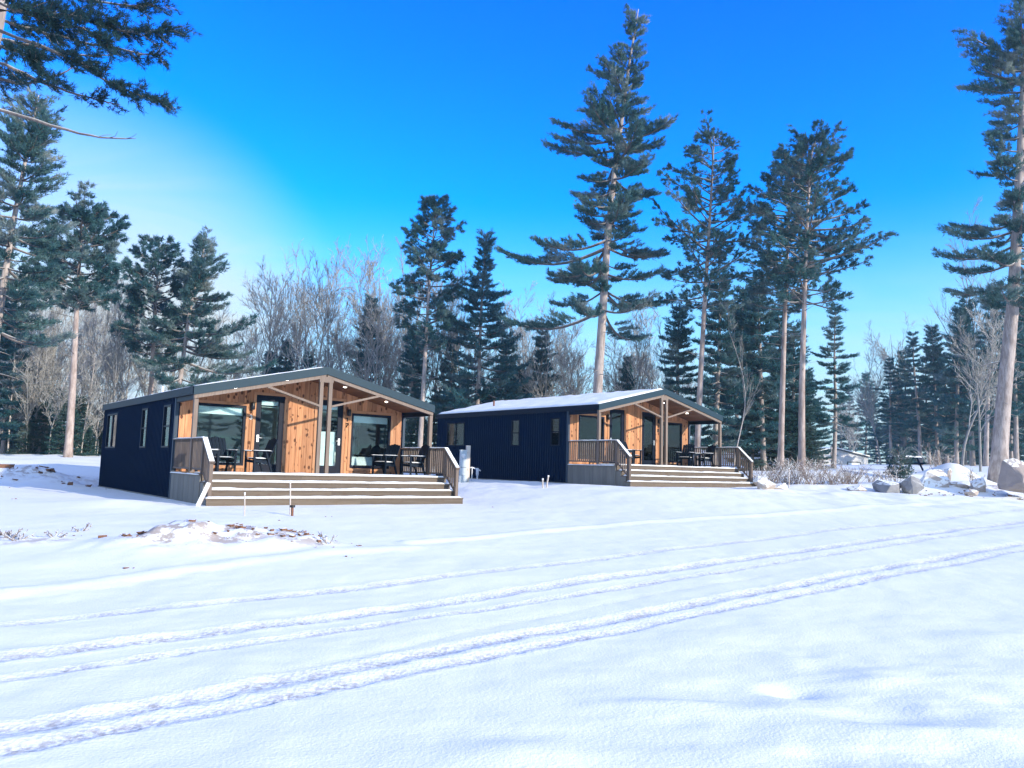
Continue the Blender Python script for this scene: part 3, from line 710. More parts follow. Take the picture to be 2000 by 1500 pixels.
def make_table():
    t = link('porch_table', None); m = MT['poly']
    for k in range(6):
        g = Geo(); x = -.33 + k * .112; g.box(x, x + .1, -.33, .33, .60, .625); g.build('top_slat', m, t)
    for sx in (-1, 1):
        for sy in (-1, 1):
            g = Geo(); g.bar((sx * .28, sy * .28, 0), (sx * .28, sy * .28, .6), .06, .06, (0, 1, 0)); g.build('leg', m, t)
    g = Geo(); g.box(-.28, .28, -.3, -.27, .52, .6); g.box(-.28, .28, .27, .3, .52, .6); g.build('apron', m, t)
    snow_slab('top_snow', t, -.31, .31, -.31, .31, .624, .025, step=.06, seed=80)
    return t
proto_c, proto_t = make_chair(), make_table()
used = {'c': 0, 't': 0}
def put(kind, c, u, v, rz, label):
    pr = proto_c if kind == 'c' else proto_t
    o = pr if not used[kind] else copy_tree(pr)
    used[kind] = 1; place(o, c, u, v, .0, rz)
    tag(o, label, 'chair' if kind == 'c' else 'table', 'porch chairs' if kind == 'c' else 'porch tables')
put('c', 1, 1.15, .85, 8, 'dark slatted armchair facing the steps beside the left cabin\'s left window')
put('c', 1, 1.95, .35, -84, 'dark slatted armchair seen sideways before the left cabin\'s left door')
put('t', 1, .55, .55, 0, 'dark low table behind the left railing of the left cabin\'s porch')
put('c', 1, 6.30, .85, -72, 'dark armchair against the bedroom window of the left cabin\'s porch')
put('c', 1, 6.98, .2, -92, 'dark armchair next to the right-hand railing of the left cabin\'s porch')
put('c', 2, 2.75, .8, 15, 'dark armchair between the two doors of the right cabin\'s porch')
put('c', 2, 5.75, .55, -70, 'dark armchair by the right window of the right cabin\'s porch')
put('c', 2, 6.95, .5, -100, 'dark armchair by the right railing of the right cabin\'s porch')
put('t', 2, 6.35, .75, 0, 'dark low table between two armchairs on the right cabin\'s porch')
put('t', 2, 2.05, .7, 0, 'dark low table before the left door of the right cabin')
def make_bed(c, u, v, label):
    p = cab(c, u, v); b = thing('bed', label, 'bed', p, BANG)
    box('base', b, -.78, .78, -1., 1., .05, .3, MT['black']); 
    g = Geo(); snow_slab('duvet', b, -.82, .82, -1.03, .95, .3, .30, MT['linen'], .1, 90)
    box('headboard', b, -.85, .85, 1.0, 1.06, .1, 1.0, MT['black'])
    for x, y, rz in ((-.38, .72, .1), (.38, .72, -.12), (.05, .52, .3)):
        g = Geo(); n = 9
        P = [(a / 8 * 2 - 1, e / 8 * 2 - 1) for e in range(n) for a in range(n)]
        top = [(.33 * a, .1 * ((1 - a ** 4) * (1 - e ** 4)) ** .5 , .22 * e) for a, e in P]; bot = [(q[0], -q[1], q[2]) for q in top]
        i = (np.arange(n - 1)[:, None] * n + np.arange(n - 1)[None]).ravel(); q = np.stack([i, i + 1, i + 1 + n, i + n], -1)
        g.add(top, q[:, ::-1]); g.add(bot, q); o = g.build('pillow', MT['linen'], b, True); o.location = (x, y, .76); o.rotation_euler = (R(-28), 0, rz)
    return b
make_bed(1, 6.1, 3.55, 'white bed with pillows behind the left cabin\'s right window')
make_bed(2, 6.1, 3.55, 'white bed seen through the right cabin\'s right window')
for c, nm in ((1, 'left'), (2, 'right')):
    o = box('wall_picture', None, -.33, .33, -.02, .02, -.38, .38, MT['black']); p = cab(c, 6.5, 5.16, 1.5); o.location = p; o.rotation_euler = (0, 0, BANG)
    tag(o, 'dark square picture on the bedroom wall of the %s cabin' % nm, 'picture', 'bedroom pictures')
    lp = thing('wall_lamp', 'small shaded lamp on the bedroom wall of the %s cabin' % nm, 'lamp', cab(c, 5.55, 5.05, 1.35), BANG, 'bedroom lamps')
    g = Geo(); g.lathe([(.11, .16), (.14, -.08)], 14); g.build('shade', MT['navy'], lp); g = Geo(); g.tube([(0, .14, -.2), (0, 0, -.22), (0, 0, .05)], .012, 6); g.lathe([(0, -.26), (.05, -.26), (.06, -.2), (0, -.2)], 10, (0, .1, 0)); g.build('bracket', MT['steel'], lp)

# ------------------------------------------------------------------ trees
def nrm(a): return a / (np.linalg.norm(a, axis=-1, keepdims=True) + 1e-9)
def needles(rg, pos, dirs, k, L, wd, spread):
    """k thin needle sprays at every position, fanned about its direction"""
    n = len(pos); p = np.repeat(pos, k, 0); d = nrm(np.repeat(dirs, k, 0) + rg.normal(0, spread, (n * k, 3)))
    s = nrm(np.cross(d, rg.normal(0, 1, (n * k, 3)))); l = L * rg.uniform(.6, 1.25, (n * k, 1)); w = wd * rg.uniform(.6, 1.3, (n * k, 1))
    p = p + rg.normal(0, L * .18, p.shape)
    V = np.stack([p - s * w / 2, p + s * w / 2, p + d * l], 1).reshape(-1, 3)
    return V, np.arange(n * k * 3).reshape(-1, 3)
def path_at(P, t):
    P = np.asarray(P); f = np.clip(t, 0, 1) * (len(P) - 1); i = min(int(f), len(P) - 2); return P[i] + (P[i + 1] - P[i]) * (f - i)
def trunk_path(rg, H, lean=(0, 0), wander=.12, n=14):
    t = np.linspace(0, 1, n); a, b = rg.uniform(0, 6, 2)
    return np.stack([lean[0] * t + wander * np.sin(a + 5 * t) * t, lean[1] * t + wander * np.sin(b + 4 * t) * t, H * t], -1)
def bent_path(px_pts, D):
    """trunk line through photo pixels at distance D, relative to its base"""
    base = stand(px_pts[0][0], D); W_ = [base] + [at(x, y, D) for x, y in px_pts[1:]]
    W_ = np.array(W_); s = np.concatenate([[0], np.cumsum(np.linalg.norm(np.diff(W_, axis=0), axis=1))]); t = np.linspace(0, s[-1], 16)
    return base, np.stack([np.interp(t, s, W_[:, i]) for i in range(3)], -1) - base
def white_pine(seed, P, r0, crown=.35, rmax=4., shape=None, gap=.62, per=4, dens=1., kn=7, L=.17, wd=.034, dead=6, lift=0., bias=None, plume=1.):
    """layered flat plumes on long level limbs that turn up at the tips"""
    rg = np.random.default_rng(seed); H = P[-1][2]; tr = Geo(); br = Geo()
    tt = np.linspace(0, 1, len(P)); tr.tube(P - [[0, 0, .25]] * 1 + np.where(tt[:, None] > 0, [[0, 0, .25]], 0), r0 * (1.0 - tt) ** .8 + .025 + r0 * .35 * np.exp(-tt * 40), 10)
    TP, TD = [], []
    shape = shape or (lambda q: (1 - q) ** .75 * (.55 + .45 * min(1, q * 5)))
    z = crown * H
    while z < H * .985:
        q = (z / H - crown) / (1 - crown); base = path_at(P, z / H); az0 = rg.uniform(0, 6.28)
        nb = per if q < .85 else per - 1
        for i in range(nb):
            az = az0 + i * 6.28 / nb + rg.normal(0, .3)
            l = rmax * shape(q) * rg.choice([rg.uniform(.3, .6), rg.uniform(.7, 1.0), rg.uniform(.95, 1.3)])
            if bias is not None: l *= bias(az, q)
            if l < .35: l = .35
            el = R(-8 + 12 * lift) + R(60) * q ** 3.2 + rg.normal(0, .10)
            n = 9; s = np.linspace(0, 1, n)
            dz = l * (math.tan(el) * s - .12 * np.sin(s * math.pi) * (1 - q) + .13 * s ** 3)
            swing = rg.normal(0, .12) * l
            d = np.array([math.cos(az), math.sin(az), 0]); sd = np.array([-d[1], d[0], 0])
            B = base + d * (l * s)[:, None] + sd * (swing * s ** 2)[:, None] + np.array([0, 0, 1]) * dz[:, None]
            br.tube(B, (.012 + .016 * l) * (1 - s) ** .7 + .006, 5, False)
            nt = int((4 + l * 3.9) * dens * plume); s0 = .22 if q < .6 else .08
            for k in range(nt):
                f = s0 + (1 - s0) * (k + rg.uniform(0, 1)) / nt; b0 = path_at(B, f)
                side = 1 if k % 2 else -1
                tl = (.30 + .34 * l * (1 - f) ** .8) * rg.uniform(.55, 1.2)
                td = nrm(d * (.75 + .5 * f) + sd * side * rg.uniform(.35, 1.0) + np.array([0, 0, rg.uniform(.05, .4) + .25 * q]))
                T = b0 + td * tl
                if tl > .3: br.tube(np.array([b0, b0 + td * tl * .5 + [0, 0, .01], T]), [.009, .007, .004], 3, False)
                m = max(2, int(tl / .085)); g = np.linspace(.25, 1, m)[:, None]
                TP.append(b0 + td * tl * g + rg.normal(0, .035, (m, 3))); TD.append(np.repeat((td * .9 + [0, 0, .55])[None], m, 0))
        z += gap * rg.uniform(.55, 1.4) * (1 - .45 * q)
    for k in range(dead):
        z = H * rg.uniform(.12, crown); az = rg.uniform(0, 6.28); l = rg.uniform(.5, 1.9); b = path_at(P, z / H)
        s = np.linspace(0, 1, 5)[:, None]; d = np.array([math.cos(az), math.sin(az), 0])
        br.tube(b + d * l * s + np.array([0, 0, 1]) * (-.25 * l * s ** 1.5), .022 * (1 - s[:, 0]) + .006, 4, False)
    TP, TD = np.vstack(TP), np.vstack(TD)
    return tr, br, needles(rg, TP, TD, kn, L, wd, .55)
def red_pine(seed, P, r0, crown=.5, rmax=2.8, gap=.42, per=3, kn=30, L=.23, wd=.036, sub=5, bias=None, dead=8):
    """bare bole, ascending limbs that end in round needle tufts"""
    rg = np.random.default_rng(seed); H = P[-1][2]; tr = Geo(); br = Geo(); tt = np.linspace(0, 1, len(P))
    tr.tube(P - np.where(tt[:, None] == 0, [[0, 0, .25]], 0), r0 * (1 - .92 * tt ** 1.3) + .02 + r0 * .3 * np.exp(-tt * 40), 10)
    TP, TD = [], []; z = crown * H
    while z < H * .99:
        q = (z / H - crown) / (1 - crown); base = path_at(P, z / H); az0 = rg.uniform(0, 6.28)
        for i in range(per):
            az = az0 + i * 6.28 / per + rg.normal(0, .4)
            l = rmax * (1 - q ** 2.2) ** .6 * (.45 + .55 * min(1, q * 3 + .25)) * rg.uniform(.4, 1.15)
            if bias is not None: l *= bias(az, q)
            l = max(l, .4); el = R(2) + R(38) * q ** 1.5 + rg.normal(0, .24); n = 7; s = np.linspace(0, 1, n)
            d = np.array([math.cos(az), math.sin(az), 0]); sd = np.array([-d[1], d[0], 0])
            B = base + d * (l * s)[:, None] + sd * (rg.normal(0, .18) * l * s ** 2)[:, None] + np.array([0, 0, 1]) * (l * (math.tan(el) * s * .8 + .15 * s ** 3))[:, None]
            br.tube(B, (.014 + .014 * l) * (1 - s) ** .6 + .007, 5, False)
            ns = int(sub + l * 6)
            for k in range(ns + 1):
                f = 1. if k == ns else rg.uniform(.35, .98); b0 = path_at(B, f); tl = rg.uniform(.3, 1.0) * (1.25 - f) + .15
                td = nrm(d + sd * rg.normal(0, .9) + np.array([0, 0, rg.uniform(-.35, 1.5)])); T = b0 + td * tl
                br.tube(np.array([b0, b0 + td * tl * .5 - [0, 0, .02], T]), [.011, .009, .006], 3, False)
                m = rg.integers(2, 4); g = np.linspace(.7, 1, m)[:, None]
                TP.append(b0 + (T - b0) * g); TD.append(np.repeat((td + [0, 0, .25])[None], m, 0))
        z += gap * rg.uniform(.6, 1.4)
    for k in range(dead):
        z = H * rg.uniform(crown * .6, crown * 1.1); az = rg.uniform(0, 6.28); l = rg.uniform(.6, 2.); b = path_at(P, z / H); s = np.linspace(0, 1, 5)[:, None]
        br.tube(b + np.array([math.cos(az), math.sin(az), 0]) * l * s + np.array([0, 0, 1]) * (.12 * l * s), .02 * (1 - s[:, 0]) + .005, 4, False)
    TP, TD = np.vstack(TP), np.vstack(TD)
    return tr, br, needles(rg, TP, TD, kn // 3, L, wd, .75)
def bare_tree(seed, H, r0, spread=1., forks=1, fine=1.):
    """leafless hardwood: forked stems and three orders of rising twigs"""
    rg = np.random.default_rng(seed); tr = Geo(); br = Geo()
    def limb(p, d, l, r, lev, g):
        n = (11, 7, 5, 4)[lev]; s = np.linspace(0, 1, n); w = rg.normal(0, 1, 3) * l * .07; ph = rg.uniform(0, 6)
        up = np.array([0, 0, 1.])
        B = p + d * (l * s)[:, None] + w * (np.sin(s * 4 + ph) - math.sin(ph))[:, None] * s[:, None] + up * (l * (.0, .16, .14, .1)[lev] * s ** 2)[:, None]
        g.tube(B, r * (1 - s) ** .8 + (.012, .008, .0065, .006)[lev], (8, 5, 3, 3)[lev], False)
        if lev == 3: return
        nc = int(((15, 8, 6)[lev]) * fine * (1 if lev else rg.uniform(.8, 1.2)))
        for k in range(nc):
            f = rg.uniform(.30 if lev == 0 else .15, .98); az = rg.uniform(0, 6.28); b = path_at(B, f)
            t = nrm(path_at(B, min(1, f + .08)) - path_at(B, max(0, f - .08))); a = nrm(np.cross(t, rg.normal(0, 1, 3)))
            dd = nrm(t * rg.uniform(.75, 1.2) + a * rg.uniform(.35, .85) * spread + up * .12)
            limb(b, dd, l * rg.uniform(.22, .42) * (1.25 - .65 * f) * (1.25 if lev else 1), max(.008, r * (1 - f) ** .8 * .55), lev + 1, br)
    for k in range(forks):
        a = rg.uniform(0, 6.28); t = rg.uniform(.03, .16) * (forks > 1)
        limb(np.array([.03 * math.cos(a) * (forks > 1), .03 * math.sin(a) * (forks > 1), -.2]), nrm(np.array([math.cos(a) * t, math.sin(a) * t, 1])), H * rg.uniform(.85, 1), r0, 0, tr)
    return tr, br
TREES = {}
def tree_obj(name, parts, bark, leafm, loc, twig='twig'):
    o = link(name, None, None, tuple(loc))
    parts[0].build('trunk', MT[bark], o, True); parts[1].build('branches', MT[twig], o, True)['kind'] = 'stuff'
    if len(parts) > 2: link('crown', mesh_np('crown', parts[2][0], parts[2][1], MT[leafm]), o)['kind'] = 'stuff'
    return o
NB = lambda k, c, s=.5: (lambda az, q: 1 + k * math.cos(az - R(c)))
def hero():
    # the giant white pine behind the right cabin
    b, P = bent_path([(1160, 900), (1167, 765), (1185, 490), (1197, 360), (1212, 250), (1228, 130), (1247, 18)], 47)
    def sh(q): return (1.05 if q < .2 else .86 if q < .42 else 1.05 if q < .62 else .55 if q < .78 else .38) * (1 - q) ** .35 * (1 if q < .95 else .5)
    o = tree_obj('white_pine', white_pine(101, P, .31, .345, 4.9, sh, .92, 4, 1.15, 10, .23, .044, 10, -.1, lambda az, q: 1 + .28 * math.cos(az - math.pi)), 'bark_wp', 'wp', b)
    tag(o, 'tallest white pine, rising behind the right cabin\'s roof', 'pine tree', 'tall pines')
    b, P = bent_path([(1360, 905), (1367, 760), (1378, 560), (1388, 400), (1395, 262)], 46)
    o = tree_obj('red_pine', red_pine(102, P, .165, .50, 3.2, .40, 3, 36, .19, .048, 6, None, 10), 'bark_rp', 'rp', b)
    tag(o, 'slender red pine with sparse tufts just right of the tallest pine', 'pine tree', 'tall pines')
    b, P = bent_path([(1566, 925), (1566, 760), (1572, 560), (1578, 400), (1588, 280)], 43)
    o = tree_obj('red_pine', red_pine(103, P, .165, .50, 3.5, .32, 3, 36, .20, .05, 6, lambda az, q: 1 + .25 * math.cos(az)), 'bark_rp', 'rp', b)
    tag(o, 'red pine with dark tufted crown and long bare bole right of the cabins', 'pine tree', 'tall pines')
    b, P = bent_path([(1524, 905), (1530, 700), (1538, 480), (1546, 305)], 50)
    o = tree_obj('red_pine', red_pine(104, P, .17, .50, 3.0, .34, 3, 36, .20, .05, 6, lambda az, q: 1 - .3 * math.cos(az)), 'bark_rp', 'rp', b)
    tag(o, 'red pine close behind the one right of the cabins, its dark bole to the left', 'pine tree', 'tall pines')
    b, P = bent_path([(1948, 925), (1962, 760), (1978, 600), (1992, 330), (2003, 60), (2010, -70)], 40)
    def sh5(q): return (.75 if q < .12 else .95 if q < .3 else .72 if q < .45 else .52 if q < .6 else 1.0 if q < .75 else .5) * (1 - q) ** .25
    o = tree_obj('white_pine', white_pine(105, P, .37, .33, 3.8, sh5, .80, 4, 1.1, 9, .23, .044, 16, .2), 'bark_wp', 'wp', b)
    tag(o, 'huge white pine with thick pale trunk at the right edge', 'pine tree', 'tall pines')
    # left group
    b, P = bent_path([(133, 893), (143, 740), (152, 560), (158, 470), (160, 412)], 46)
    o = tree_obj('red_pine', red_pine(106, P, .20, .60, 3.2, .32, 4, 48, .25, .052, 6), 'bark_rp', 'rp', b)
    tag(o, 'red pine with straight pale bole left of the left cabin', 'pine tree', 'tall pines')
    b, P = bent_path([(288, 890), (297, 720), (305, 580), (312, 484)], 54)
    o = tree_obj('red_pine', red_pine(107, P, .17, .48, 3.2, .36, 3, 48, .25, .052, 5), 'bark_rp', 'rp', b)
    tag(o, 'red pine with loose crown above the left cabin\'s rear roof', 'pine tree', 'tall pines')
    b, P = bent_path([(335, 890), (352, 740), (370, 610), (386, 540), (402, 468)], 52)
    o = tree_obj('white_pine', white_pine(108, P, .19, .34, 3.5, lambda q: (.8 if q < .1 else 1.1 if q < .45 else .6 if q < .75 else .42) * (1 - q) ** .3, .55, 4, 1.1, 9, .23, .044, 8, .5, lambda az, q: 1 + .35 * math.cos(az)), 'bark_wp', 'wp', b)
    tag(o, 'leaning white pine with dense right side behind the left cabin', 'pine tree', 'tall pines')
    b, P = bent_path([(-40, 890), (0, 600), (25, 440), (52, 300), (76, 186)], 38)
    o = tree_obj('white_pine', white_pine(109, P, .22, .34, 3.0, lambda q: 1.05 * (1 - q) ** .55, .55, 4, 1.15, 9, .23, .044, 8, .6), 'bark_wp', 'wp', b)
    tag(o, 'frosted white pine at the left edge, its pointed top clear of the sky', 'pine tree', 'tall pines')
    # middle
    b, P = bent_path([(818, 900), (828, 740), (838, 560), (852, 396)], 52)
    o = tree_obj('red_pine', red_pine(110, P, .15, .44, 2.4, .34, 3, 42, .24, .05, 5), 'bark_wp', 'rp', b)
    tag(o, 'tall narrow pine with airy tufted crown between the two cabins', 'pine tree', 'tall pines')
    b, P = bent_path([(925, 900), (934, 760), (940, 600), (950, 456)], 54)
    o = tree_obj('white_pine', white_pine(111, P, .16, .22, 3.0, lambda q: (1.05 if q < .5 else .8 if q < .75 else .3) * (1 - q) ** .45, .55, 4, 1.1, 9, .23, .044, 5, .3), 'bark_wp', 'wp_far', b)
    tag(o, 'dark white pine with crooked thin tip left of the right cabin', 'pine tree', 'tall pines')
    # overhanging limbs from a pine standing just outside the frame
    b, P = bent_path([(-175, 960), (-110, 500), (-60, 250), (-15, 100), (10, -40), (40, -260)], 16.5)
    parts = near_pine(b, P)
    o = tree_obj('white_pine', parts, 'bark_wp', 'near', b); tag(o, 'near white pine whose dark limbs hang in at the top left corner', 'pine tree', 'tall pines')
def near_pine(base, P):
    """limbs drawn where they cross the corner of the picture, each a real 3D spray"""
    rg = np.random.default_rng(120); tr = Geo(); br = Geo(); tt = np.linspace(0, 1, len(P))
    tr.tube(P - np.where(tt[:, None] == 0, [[0, 0, .3]], 0), .24 * (1 - .7 * tt) + .02, 10)
    TP, TD = [], []
    LIMBS = [  # pixel path (depth offset grows outwards), foliage from, density
        ([(-5, 20), (90, 20), (200, 48), (270, 68), (355, 50)], 15.4, .12, 1.25), ([(0, 60), (100, 95), (170, 130), (230, 175), (335, 205)], 15.8, .3, .95),
        ([(0, -20), (120, -15), (220, 10), (330, 12)], 16.8, .0, 1.2), ([(-10, 120), (60, 150), (140, 185), (235, 205)], 16.2, .02, .55),
        ([(-30, 205), (60, 232), (150, 262), (200, 271), (265, 270)], 15.2, 2., 0), ([(-10, 75), (80, 95), (150, 108), (220, 108)], 16.6, .0, .5),
        ([(-20, 150), (50, 165), (110, 150), (160, 120)], 17.4, .0, .6), ([(-20, 30), (60, 60), (130, 75), (220, 95), (310, 105)], 17.2, .1, 1.1),
        ([(-10, 0), (80, 40), (150, 50), (210, 85)], 14.8, .1, 1.), ([(0, 90), (60, 110), (70, 130)], 14.9, .1, 1.)]
    for pts, D, f0, dens in LIMBS:
        n = 12; Q = np.array([at(x, y, D + .5 * i / len(pts)) for i, (x, y) in enumerate(pts)]) - base
        s = np.linspace(0, 1, len(Q)); t = np.linspace(0, 1, n); B = np.stack([np.interp(t, s, Q[:, i]) for i in range(3)], -1)
        for _ in range(2): B[1:-1] = (B[:-2] + 2 * B[1:-1] + B[2:]) / 4
        B[1:-1] += rg.normal(0, .018, (n - 2, 3))
        # carry the limb back to the trunk
        j = np.argmin(np.abs(P[:, 2] - B[0][2] - .2)); B = np.vstack([P[j], (P[j] + B[0]) / 2, B]); t = np.linspace(0, 1, len(B))
        br.tube(B, .038 * (1 - t) ** .8 + .008, 6, False)
        l = np.linalg.norm(B[-1] - B[0]); d = nrm(B[-1] - B[0])
        if dens == 0:
            for f in (.75, .83, .93): b0 = path_at(B, f); br.tube(np.array([b0, b0 + d * .15 + [0, 0, .06], b0 + d * .28 + [0, rg.normal(0, .1), .12]]), [.008, .006, .004], 4, False)
            continue
        for k in range(int(56 * dens * l / 3)):
            f = f0 + .12 + (.88 - f0) * rg.uniform(0, 1); b0 = path_at(B, f); tl = rg.uniform(.22, .62) * (1.25 - .6 * f)
            td = nrm(d * rg.uniform(.5, 1.2) + np.array([0, rg.normal(0, .8), rg.normal(-.05, .42)])); T = b0 + td * tl
            br.tube(np.array([b0, b0 + td * tl * .55 + rg.normal(0, .02, 3), T]), [.009, .007, .004], 4, False)
            m = max(2, int(tl / .07)); g = np.linspace(.3, 1, m)[:, None]
            TP.append(b0 + (T - b0) * g + rg.normal(0, .03, (m, 3))); TD.append(np.repeat((td * .8 + [0, 0, .25])[None], m, 0))
    TP, TD = np.vstack(TP), np.vstack(TD)
    return tr, br, needles(rg, TP, TD, 16, .12, .017, .65)
hero()

# --- prototypes for the woods behind; copies share their meshes
ORD = ['first', 'second', 'third', 'fourth', 'fifth', 'sixth', 'seventh', 'eighth', 'ninth', 'tenth', 'eleventh', 'twelfth', 'thirteenth', 'fourteenth', 'fifteenth', 'sixteenth', 'seventeenth', 'eighteenth', 'nineteenth', 'twentieth']
def ordinal(i):
    if i < 20: return ORD[i]
    t = ['', '', 'twenty', 'thirty', 'forty', 'fifty', 'sixty', 'seventy', 'eighty', 'ninety'][(i + 1) // 10]; u = (i + 1) % 10
    return {'twenty': 'twentieth', 'thirty': 'thirtieth', 'forty': 'fortieth', 'fifty': 'fiftieth'}.get(t, t + 'th') if u == 0 else t + '-' + ORD[u - 1]
def proto(kind, seed):
    rg = np.random.default_rng(seed)
    if kind == 'pine':
        P = trunk_path(rg, 14, (0, 0), .15)
        return ('white_pine', white_pine(seed, P, .17, .12, 2.6, lambda q: (1 - q) ** .7 * (.7 + .3 * min(1, q * 6)), .66, 5, 1.0, 8, .25, .056, 3, .3), 'bark_wp', 'wp_far')
    if kind == 'tallpine':
        P = trunk_path(rg, 17, (0, 0), .2)
        return ('white_pine', white_pine(seed, P, .19, .30, 2.7, lambda q: (1 - q) ** .6 * (.8 + .2 * math.sin(q * 25)), .80, 4, 1.05, 8, .25, .056, 8, .3), 'bark_wp', 'wp_far')
    if kind == 'spruce':
        P = trunk_path(rg, 6, (0, 0), .04)
        return ('spruce', white_pine(seed, P, .07, .03, 1.35, lambda q: (1 - q) ** .9, .30, 6, 1.3, 8, .14, .05, 0, -.6), 'bark_wp', 'sp')
    H = {'bare': 13, 'fork': 12, 'sapling': 8, 'birch': 12}[kind]
    a = dict(bare=(.085, 1.05, 1, 1.15), fork=(.085, 1.35, 2, .95), sapling=(.035, 1.1, 1, .9), birch=(.075, .8, 1, .7))[kind]
    return ({'birch': 'birch_tree', 'sapling': 'bare_sapling'}.get(kind, 'bare_tree'), bare_tree(seed, H, *a), 'birch' if kind == 'birch' else 'bare', None)
PROTO = {}
def get(kind, i):
    k = (kind, i)
    if k not in PROTO:
        nm, parts, bark, leaf = proto(kind, 200 + hash_kind(kind) * 10 + i)
        ms = [('trunk', parts[0].mesh('trunk', MT[bark], True)), ('branches', parts[1].mesh('branches', MT['bare' if leaf is None else 'twig'], True))]
        if len(parts) > 2: ms.append(('crown', mesh_np('crown', parts[2][0], parts[2][1], MT[leaf])))
        H0 = max(v[:, 2].max() for v in parts[0].v); PROTO[k] = (nm, ms, H0)
    return PROTO[k]
def hash_kind(k): return ['pine', 'tallpine', 'spruce', 'bare', 'fork', 'sapling', 'birch'].index(k)
WOODS = []
def wood(kind, px, top_py, D, row, wide=1., tilt=None):
    WOODS.append((row, px, kind, top_py, D, wide, tilt))
def plant_woods():
    rows = {}
    for w in WOODS: rows.setdefault((w[0], w[2] if w[2] not in ('bare', 'fork') else 'bare'), []).append(w)
    for (row, kk), ws in rows.items():
        ws.sort(key=lambda w: w[1])
        for n, (row, px, kind, ty, D, wide, tilt) in enumerate(ws):
            nm, ms, H0 = get(kind, random.randrange(3)); b = stand(px, D); H = at(px, ty, D)[2] - b[2]; s = H / H0
            sx = s ** .6 * wide
            o = link(nm, None, None, tuple(b), (random.gauss(0, .025), (tilt or 0) + random.gauss(0, .025), random.uniform(0, 6.28)), (sx, sx, s))
            for n2, me in ms:
                c_ = link(n2, me, o)
                if n2 != 'trunk': c_['kind'] = 'stuff'
            what = {'pine': ('bushy dark pine', 'pine tree'), 'tallpine': ('tall dark pine', 'pine tree'), 'spruce': ('small dark spruce', 'spruce'), 'bare': ('leafless grey tree', 'bare tree'), 'sapling': ('thin leafless sapling', 'sapling'), 'birch': ('pale-barked birch', 'birch')}[kk]
            tag(o, '%s %s, %s from the left' % (what[0], row, ordinal(n)) if len(ws) > 1 else '%s %s' % (what[0], row), what[1], '%ss %s' % (what[0], row))
rnd = random.Random(5)
# left edge of the wood
for px, ty, D in ((5, 600, 54), (60, 660, 58), (-30, 560, 50)): wood('pine', px, ty, D, 'at the left edge of the wood', 1.0)
for i in range(13): wood('spruce', -10 + i * 17 + rnd.uniform(-6, 6), rnd.uniform(760, 835), rnd.uniform(50, 60), 'along the edge of the left wood', 1.1)
for i in range(18): wood('bare' if i % 2 else 'fork', -20 + i * 15 + rnd.uniform(-8, 8), rnd.uniform(560, 660), rnd.uniform(52, 75), 'in the left wood', .8)
for i in range(9): wood('birch', 20 + i * 23 + rnd.uniform(-8, 8), rnd.uniform(600, 690), rnd.uniform(50, 58), 'in the left wood', .7)
for i in range(14): wood('sapling', 0 + i * 16 + rnd.uniform(-7, 7), rnd.uniform(690, 780), rnd.uniform(49, 56), 'before the left wood', 1.)
# behind the left cabin
for px, ty, D in ((222, 600, 60), (255, 610, 58), (285, 600, 62), (330, 590, 60), (365, 640, 62), (420, 650, 60)): wood('bare', px, ty, D, 'above the left cabin\'s eave', .9)
for px, ty, k in ((455, 640, 'fork'), (480, 660, 'bare'), (505, 585, 'bare'), (530, 545, 'fork'), (560, 600, 'bare'), (585, 535, 'fork'), (610, 560, 'bare'), (640, 600, 'fork'), (665, 610, 'bare'), (690, 590, 'bare'), (715, 560, 'fork'), (738, 535, 'bare'), (755, 530, 'fork'), (780, 560, 'bare'), (800, 600, 'bare'), (620, 640, 'fork'), (745, 640, 'bare')):
    wood(k, px, ty, rnd.uniform(56, 74), 'behind the left cabin', 1.05)
for px, ty in ((548, 668), (590, 690), (705, 590), (520, 690)): wood('pine', px, ty, 66, 'behind the left cabin', .95)
# between the cabins
for px, ty in ((800, 640), (985, 655), (880, 650)): wood('pine', px, ty, rnd.uniform(56, 62), 'between the cabins', .95)
for i in range(6): wood('spruce', 770 + i * 38 + rnd.uniform(-8, 8), rnd.uniform(745, 800), rnd.uniform(56, 62), 'between the cabins', 1.15)
for i in range(9): wood('bare' if i % 2 else 'fork', 770 + i * 26, rnd.uniform(590, 690), rnd.uniform(60, 75), 'between the cabins', .95)
# behind the right cabin
for px, ty in ((1042, 642), (1012, 720)): wood('pine', px, ty, 60, 'behind the right cabin\'s rear roof', .95)
for i, px in enumerate((1005, 1030, 1062, 1085, 1105, 1128, 1148, 1195, 1220, 1240, 1262, 1285, 1300)): wood('fork' if i % 3 else 'bare', px, rnd.uniform(625, 700), rnd.uniform(58, 72), 'behind the right cabin', 1.1)
wood('pine', 1222, 700, 62, 'behind the right cabin', .8)
for px, ty, D in ((1325, 598, 58), (1395, 528, 56), (1460, 560, 60), (1492, 545, 57), (1520, 600, 62), (1550, 640, 60), (1585, 720, 64), (1440, 600, 70)): wood('pine', px, ty, D, 'right of the right cabin', 1.1)
wood('tallpine', 1628, 606, 60, 'right of the right cabin', 1.0); wood('birch', 1433, 640, 50, 'right of the right cabin', .55)
for px, ty in ((1470, 800), (1515, 810), (1545, 790), (1575, 800)): wood('spruce', px, ty, 58, 'right of the right cabin', 1.5)
